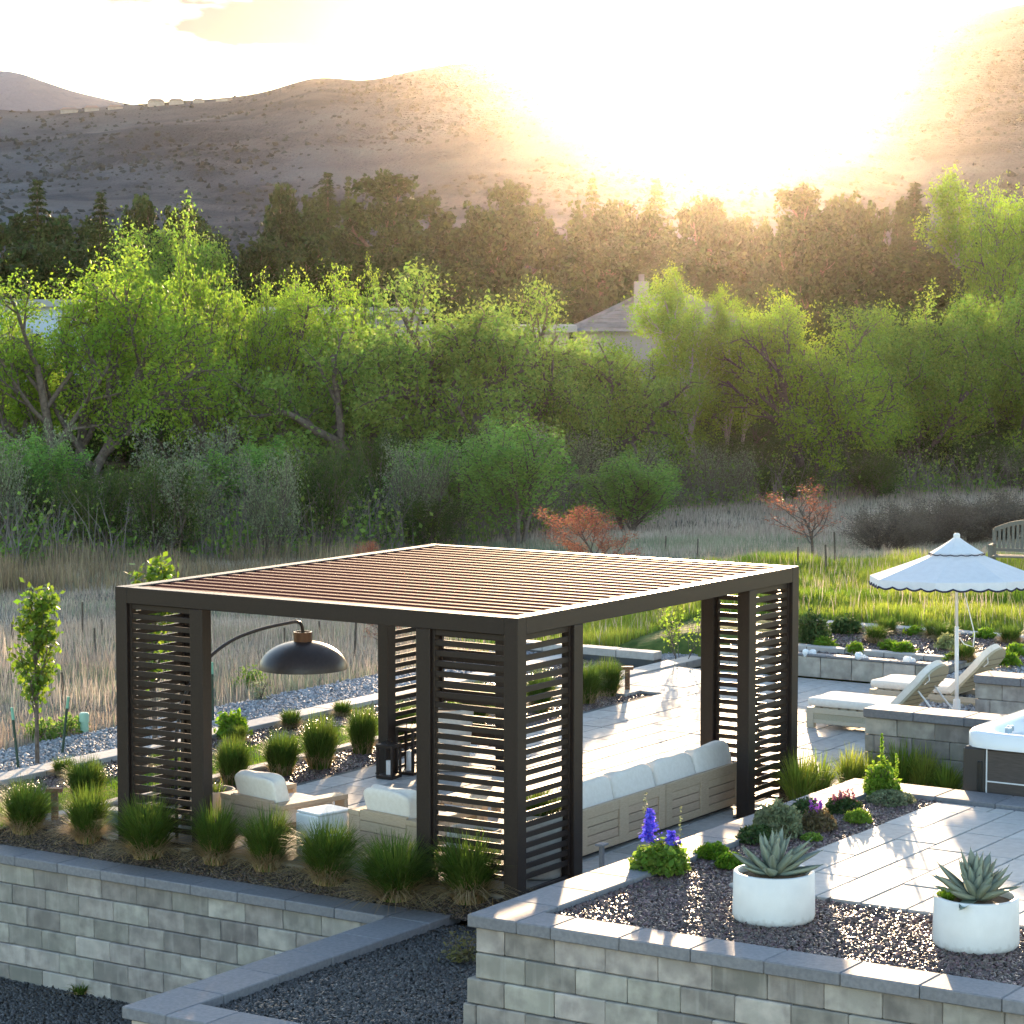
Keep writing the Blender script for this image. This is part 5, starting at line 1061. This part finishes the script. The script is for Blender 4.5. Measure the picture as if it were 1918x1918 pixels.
one(bush_proto('mounded_plant', 26, 1300, .135, .10, .016, LEAFY), 1607, 1542, zg, 1.0, 'round yellow-green cushion plant in the plum gravel')
one(bush_proto('mounded_plant', 27, 1900, .20, .12, .018, LEAFS), 1668, 1506, zg, 1.0, 'spreading grey-green mound at the foot of the tall yellow-green plant')
tl = one(bush_proto('tall_plant', 28, 1700, .17, .30, .028, LEAFY, stems=14, shell=.3), 1650, 1492, zg, 1.0, 'tall yellow-green leafy plant with a pale upright flower spike'); r = np.random.default_rng(5)
c = np.stack([r.normal(0, .008, 160), r.normal(0, .008, 160), r.uniform(0, .28, 160)], 1); c[:, :2] *= (1.4 - c[:, 2:3] * 3.6); V, Fa = cards(r, c, .012, .8); ob('flower_spike', npmesh('flower_spike', V, Fa), LEAFY, tl, (.02, .02, .28), kind='stuff')
c = np.stack([r.normal(0, .007, 90), r.normal(0, .007, 90), r.uniform(0, .18, 90)], 1); V, Fa = cards(r, c, .011, .8); ob('flower_spike', npmesh('flower_spike', V, Fa), LEAFY, tl, (-.09, .12, .20), (.1, -.1, 0), kind='stuff')
one(bush_proto('mounded_plant', 29, 500, .10, .05, .016, LEAFG), 1520, 1576, zg, 1.0, 'tiny green tuft at the edge of the terrace paving')
one(bush_proto('mounded_plant', 30, 1300, .15, .10, .020, LAWNB), 1335, 1608, zg, 1.0, 'bright yellow-green leafy mound touching the coping behind the delphinium')
one(bush_proto('mounded_plant', 31, 1100, .13, .11, .022, LAWNB), 1368, 1628, zg, 1.0, 'bright yellow-green leafy mound touching the agave pot')
dl = one(bush_proto('delphinium', 32, 1500, .20, .23, .032, LEAFG, 'delphinium', 12, shell=.45), 1238, 1636, zg, 1.22, 'leafy delphinium with one dense blue flower spike on the terrace gravel')
for (dx, dy, h, L, n, m, w) in ((.05, .08, .24, .26, 420, BLUE, .028), (-.03, -.05, .20, .13, 200, BLUE, .030), (.02, -.14, .22, .30, 60, LEAFS, .008), (.09, .10, .46, .16, 50, LEAFS, .010)):
    c = np.stack([r.normal(0, w, n), r.normal(0, w, n), r.uniform(0, L, n)], 1); c[:, :2] *= (1.15 - c[:, 2:3] / L * .8); V, Fa = cards(r, c, .015 if m is BLUE else .008, .8); ob('flower_spike', npmesh('flower_spike', V, Fa), m, dl, (dx, dy, h), kind='stuff')
# planting bed behind the loungers and the pergola corner
zb = .30
one(bush_proto('dark_shrub', 33, 2600, .30, .34, .030, LEAFK, stems=16, shell=.4), 1520, 1205, zb, 1.0, 'dense dark shrub beside the pergola post at the end of the gravel bed', sz=1.3)
one(bush_proto('leafy_shrub', 34, 700, .24, .24, .05, LEAFK, stems=12, shell=.4), 1584, 1188, zb, 1.0, 'open dark leafy shrub between the dense one and the straw grasses')
stg = clump_proto('straw_grass', 10, 500, .10, .22, .34, .012, 520, BLADE, sm=STRAW); GSG = 'straw-topped grasses in the bed behind the loungers'
for (x, y) in ((1640, 1204), (1660, 1190), (1752, 1196), (1770, 1204), (1808, 1240), (1892, 1206)): one(stg, x, y, zb, 1.0, 'straw-topped grass clump in the gravel bed behind the loungers', GSG)
lp = bush_proto('leafy_perennial', 35, 260, .17, .15, .06, LAWNB, asp=.3, shell=.5); GLP = 'bright leafy perennials in the bed behind the loungers'
for (x, y, s) in ((1714, 1192, 1.0), (1845, 1198, 1.0), (1692, 1224, 1.1), (1665, 1216, .8), (1888, 1245, 1.0), (1902, 1228, .9), (1785, 1238, .7), (1602, 1222, .8), (1545, 1212, .9), (1896, 1226, .8)): one(lp, x, y, zb, s, 'bright green leafy perennial in the gravel bed behind the loungers', GLP)
one(bush_proto('pale_shrub', 36, 600, .18, .22, .03, mat('leaf_pale', (.28, .30, .12), .6, (.34, .36, .16), 5, 3, vary=.2, island=True, trans=.5), shell=.4), 1772, 1216, zb, 1.0, 'pale yellow-green shrub behind the parasol pole')
for (x, y, s, lb) in ((435, 1380, 1.0, 'bright light-green shrub beside the pinkish edging and gravel path'),): one(bush_proto('light_shrub', 37, 500, .20, .30, .045, LAWNB, shell=.4), x, y, -.03, s, lb, sz=1.2)
one(bush_proto('field_shrub', 38, 420, .25, .35, .03, LEAFD, shell=.3), 468, 1288, -.1, 1.0, 'dark green weed bush at the edge of the gravel path')
one(bush_proto('field_shrub', 39, 160, .16, .32, .03, DRYG, shell=.3), 488, 1312, -.03, 1.0, 'thin pale twiggy shrub in the grey gravel path')
one(bush_proto('field_shrub', 40, 500, .30, .22, .035, LEAFD, shell=.4), 80, 1382, -.05, 1.0, 'low green weeds around the young tree trunk')
one(bush_proto('field_shrub', 41, 300, .25, .25, .035, LEAFD, shell=.4), 135, 1372, -.05, 1.0, 'low green weeds beside the utility pedestal')
one(bush_proto('creeping_plant', 42, 350, .22, .25, .022, mat('leaf_olive', (.12, .10, .04), .6, (.16, .15, .05), 6, 3, vary=.3, island=True, trans=.4), shell=.2), 872, 1800, -.22, 1.0, 'straggly olive and yellow plant against the terrace wall in the black pebble bed')
# young staked tree by the gravel path, sapling behind the panel, yellow sapling beyond the patio
cfgY = dict(wob=.05, up=[.05, .22, .1], kids=[11, 4], t0=[.34, .2], ang=[.7, .6], ratio=[.25, .5], levels=2, trunk=2.25, rad=.035)
ty = tree_proto('young_tree', 'x', 71, cfgY, mat('leaf_maple', (.11, .19, .02), .5, (.17, .24, .03), 2, 3, vary=.35, island=True, trans=.5), BARK, 1500, .05, .07, thin=.006)
q = P(70, 1432, -.03); ty.location = tuple(q); s = (PD(75, 1085, depth(q))[2] - q[2]) / ty['h0']; ty.scale = (s * .95, s * .95, s); tag(ty, 'young staked maple with yellow-green leaves beside the gravel path', None, None)
q = P(290, 1395, -.03); dup(ty, tuple(q), 2.0, 'young yellow-green sapling behind the slatted corner, its top showing over the pergola roof', None, (s * 1.25, s * 1.25, s * 1.08))
cfgZ = dict(wob=.05, up=[.05, .12, .1], kids=[6, 4], t0=[.2, .2], ang=[.5, .6], ratio=[.5, .5], levels=2, trunk=1.3, rad=.012, lean=.45)
tz = tree_proto('sapling', 'x', 72, cfgZ, LEAFY, BARK, 420, .045, .08, trunks=6, thin=.004)
q = P(1275, 1238, -.02); tz.location = tuple(q); s = (PD(1275, 1120, depth(q))[2] - q[2]) / tz['h0']; tz.scale = (s, s, s); tag(tz, 'thin multi-stemmed sapling with yellow leaves in the grey gravel past the patio')

# ------------------------------------------------------------------ lawn, meadow and field grasses
def blade_field(name, label, m, pts, h, w, seed, segs=2, lean=.35, kind='stuff', hj=.4, cat='grass'):
    r = np.random.default_rng(seed); n = len(pts); hs = h(pts) if callable(h) else np.full(n, h)
    V, Fa = blades(n, r, 0, 1.0, 1.0, lean, 1.0, segs, .5, 0.0, np.zeros(n), np.zeros(n), hj); V = V.reshape(n, -1, 3)
    zz = V[:, :, 2:3]; xy = V[:, :, :2]; cen = xy.mean(axis=2 - 1, keepdims=True)
    # scale height and lean by h, keep the blade width w
    c2 = np.zeros_like(xy); K = V.shape[1] // 2
    for s in range(K): c2[:, 2 * s:2 * s + 2] = xy[:, 2 * s:2 * s + 2].mean(axis=1, keepdims=True)
    off = (xy - c2) * w; V = np.concatenate([c2 * hs[:, None, None] + off, zz * hs[:, None, None]], 2) + pts[:, None, :]
    return ob(name, npmesh(name, V.reshape(-1, 3), Fa), m, kind=kind, label=label, cat=cat)
r = np.random.default_rng(3)
p = scatter(r, [(-.2, 11.3, 6.45, 7.38)], .022, -.045); p = p[in_view(p)]; blade_field('grass', 'bright green lawn strip between the two planting beds', LAWNB, p, .045, .008, 1, 1)
def field_pts(n, d0, d1, u0, u1, seed, dens=None):
    r = np.random.default_rng(seed); d = np.sqrt(r.uniform(d0 ** 2, d1 ** 2, n)); u = r.uniform(u0, u1, n); R_ = (u - 959) / F * d; x = CX + FW[0] * d + RT[0] * R_; y = CY + FW[1] * d + RT[1] * R_; k = ~flat_yard(x, y) & ~((x < 18.0) & (y < 8.3)) & ~((x < 15.6) & (y < 9.8))
    if dens is not None: k &= r.uniform(0, 1, n) < dens(x, y)
    x, y = x[k], y[k]; return np.stack([x, y, T(x, y) - .01], 1)
p = field_pts(150000, 34, 54, 820, 2000, 1, lambda x, y: greenness(x, y)); blade_field('grass', 'lush yellow-green meadow grass rising behind the patio', MEADOW, p, lambda q: .15 + .13 * sstep(-.3, 1.2, fbm(q[:, 0], q[:, 1], 3.1, 2, 3)), .016, 2)
p = field_pts(210000, 28, 75, -120, 1960, 2, lambda x, y: 1 - .93 * greenness(x, y)); hh = lambda q: .13 + .15 * sstep(-.5, 1.3, fbm(q[:, 0], q[:, 1], 5.5, 4, 3))
sel = fbm(p[:, 0], p[:, 1], 11, 6, 3) + np.random.default_rng(0).normal(0, .7, len(p)) > .2
blade_field('grass', 'dry straw-coloured grass of the open field', DRY, p[~sel], hh, .014, 3); blade_field('grass', 'grey-green tufts mixed through the dry field', DRYG, p[sel], hh, .015, 4)
p = field_pts(3500, 34, 54, 820, 2000, 11, lambda x, y: greenness(x, y)); blade_field('grass', 'dry seed stems standing through the meadow grass', DRY, p, .42, .010, 12)
p = field_pts(70000, 75, 118, -60, 1980, 5, None); blade_field('grass', 'pale dry grass at the far side of the field', DRY, p, .30, .035, 5)
p = field_pts(9000, 55, 66, -120, 800, 6, None); blade_field('reeds', 'tall brown reeds and dead stalks before the tree belt', REED, p, lambda q: .35 + .45 * sstep(-.5, 1, fbm(q[:, 0], q[:, 1], 6, 9, 2)), .022, 6, 2, .25, cat='reeds')
p = field_pts(3500, 34, 46, -60, 700, 8, None); blade_field('grass', 'scattered tall pale grass stems in the field', DRY, p, .45, .010, 8, 2, .3)
# brush and fallen twigs on the ground along the tree belt
r = np.random.default_rng(12); n = 5200; u = r.uniform(-60, 1980, n); d = np.interp(u, [0, 500, 900, 1300, 1918], [66, 69, 77, 93, 103]) + r.uniform(-3, 16, n); R_ = (u - 959) / F * d; x = CX + FW[0] * d + RT[0] * R_; y = CY + FW[1] * d + RT[1] * R_; z = T(x, y)
V, Fa = [], []
m = MB()
for i in range(n):
    h = r.uniform(.5, 2.0); a = r.uniform(0, 6.28); l_ = r.uniform(.1, .7) * h; m.tube([(x[i], y[i], z[i] - .05), (x[i] + l_ * .4 * math.cos(a), y[i] + l_ * .4 * math.sin(a), z[i] + h * .55), (x[i] + l_ * math.cos(a), y[i] + l_ * math.sin(a), z[i] + h)], [.016, .012, .005], 3, cap=False)
ob('undergrowth', m, mat('grey_twig', (.12, .095, .08), .9, (.2, .165, .14), 3, 3), kind='stuff', label='tangle of bare grey twigs under the tree belt', cat='undergrowth')
c = np.stack([x, y, z], 1)[r.integers(0, n, 42000)] + np.abs(r.normal(0, 1, (42000, 3))) * np.array([0, 0, .75]) + r.normal(0, .5, (42000, 3)) * np.array([1, 1, 0]); V, Fa = cards(r, c, .075); ob('undergrowth', npmesh('undergrowth', V, Fa), LEAFD, kind='stuff', label='low green leaves mixed through the brush under the trees', cat='undergrowth')

# ------------------------------------------------------------------ haze, added for the lens glare round the sun
hz = MB().box(-5000, 5000, -5000, 5000, -60, 165); hm = bpy.data.materials.new('haze'); hm.use_nodes = True; n_ = hm.node_tree.nodes; n_.clear(); vo = n_.new('ShaderNodeVolumePrincipled'); vo.inputs['Color'].default_value = (1.0, .89, .78, 1); vo.inputs['Density'].default_value = HAZE_DENSITY; vo.inputs['Anisotropy'].default_value = HAZE_G
oo = n_.new('ShaderNodeOutputMaterial'); hm.node_tree.links.new(vo.outputs['Volume'], oo.inputs['Volume'])
ob('haze', hz, hm, kind='stuff', label='warm haze added to give the lens glare round the low sun', cat='haze')
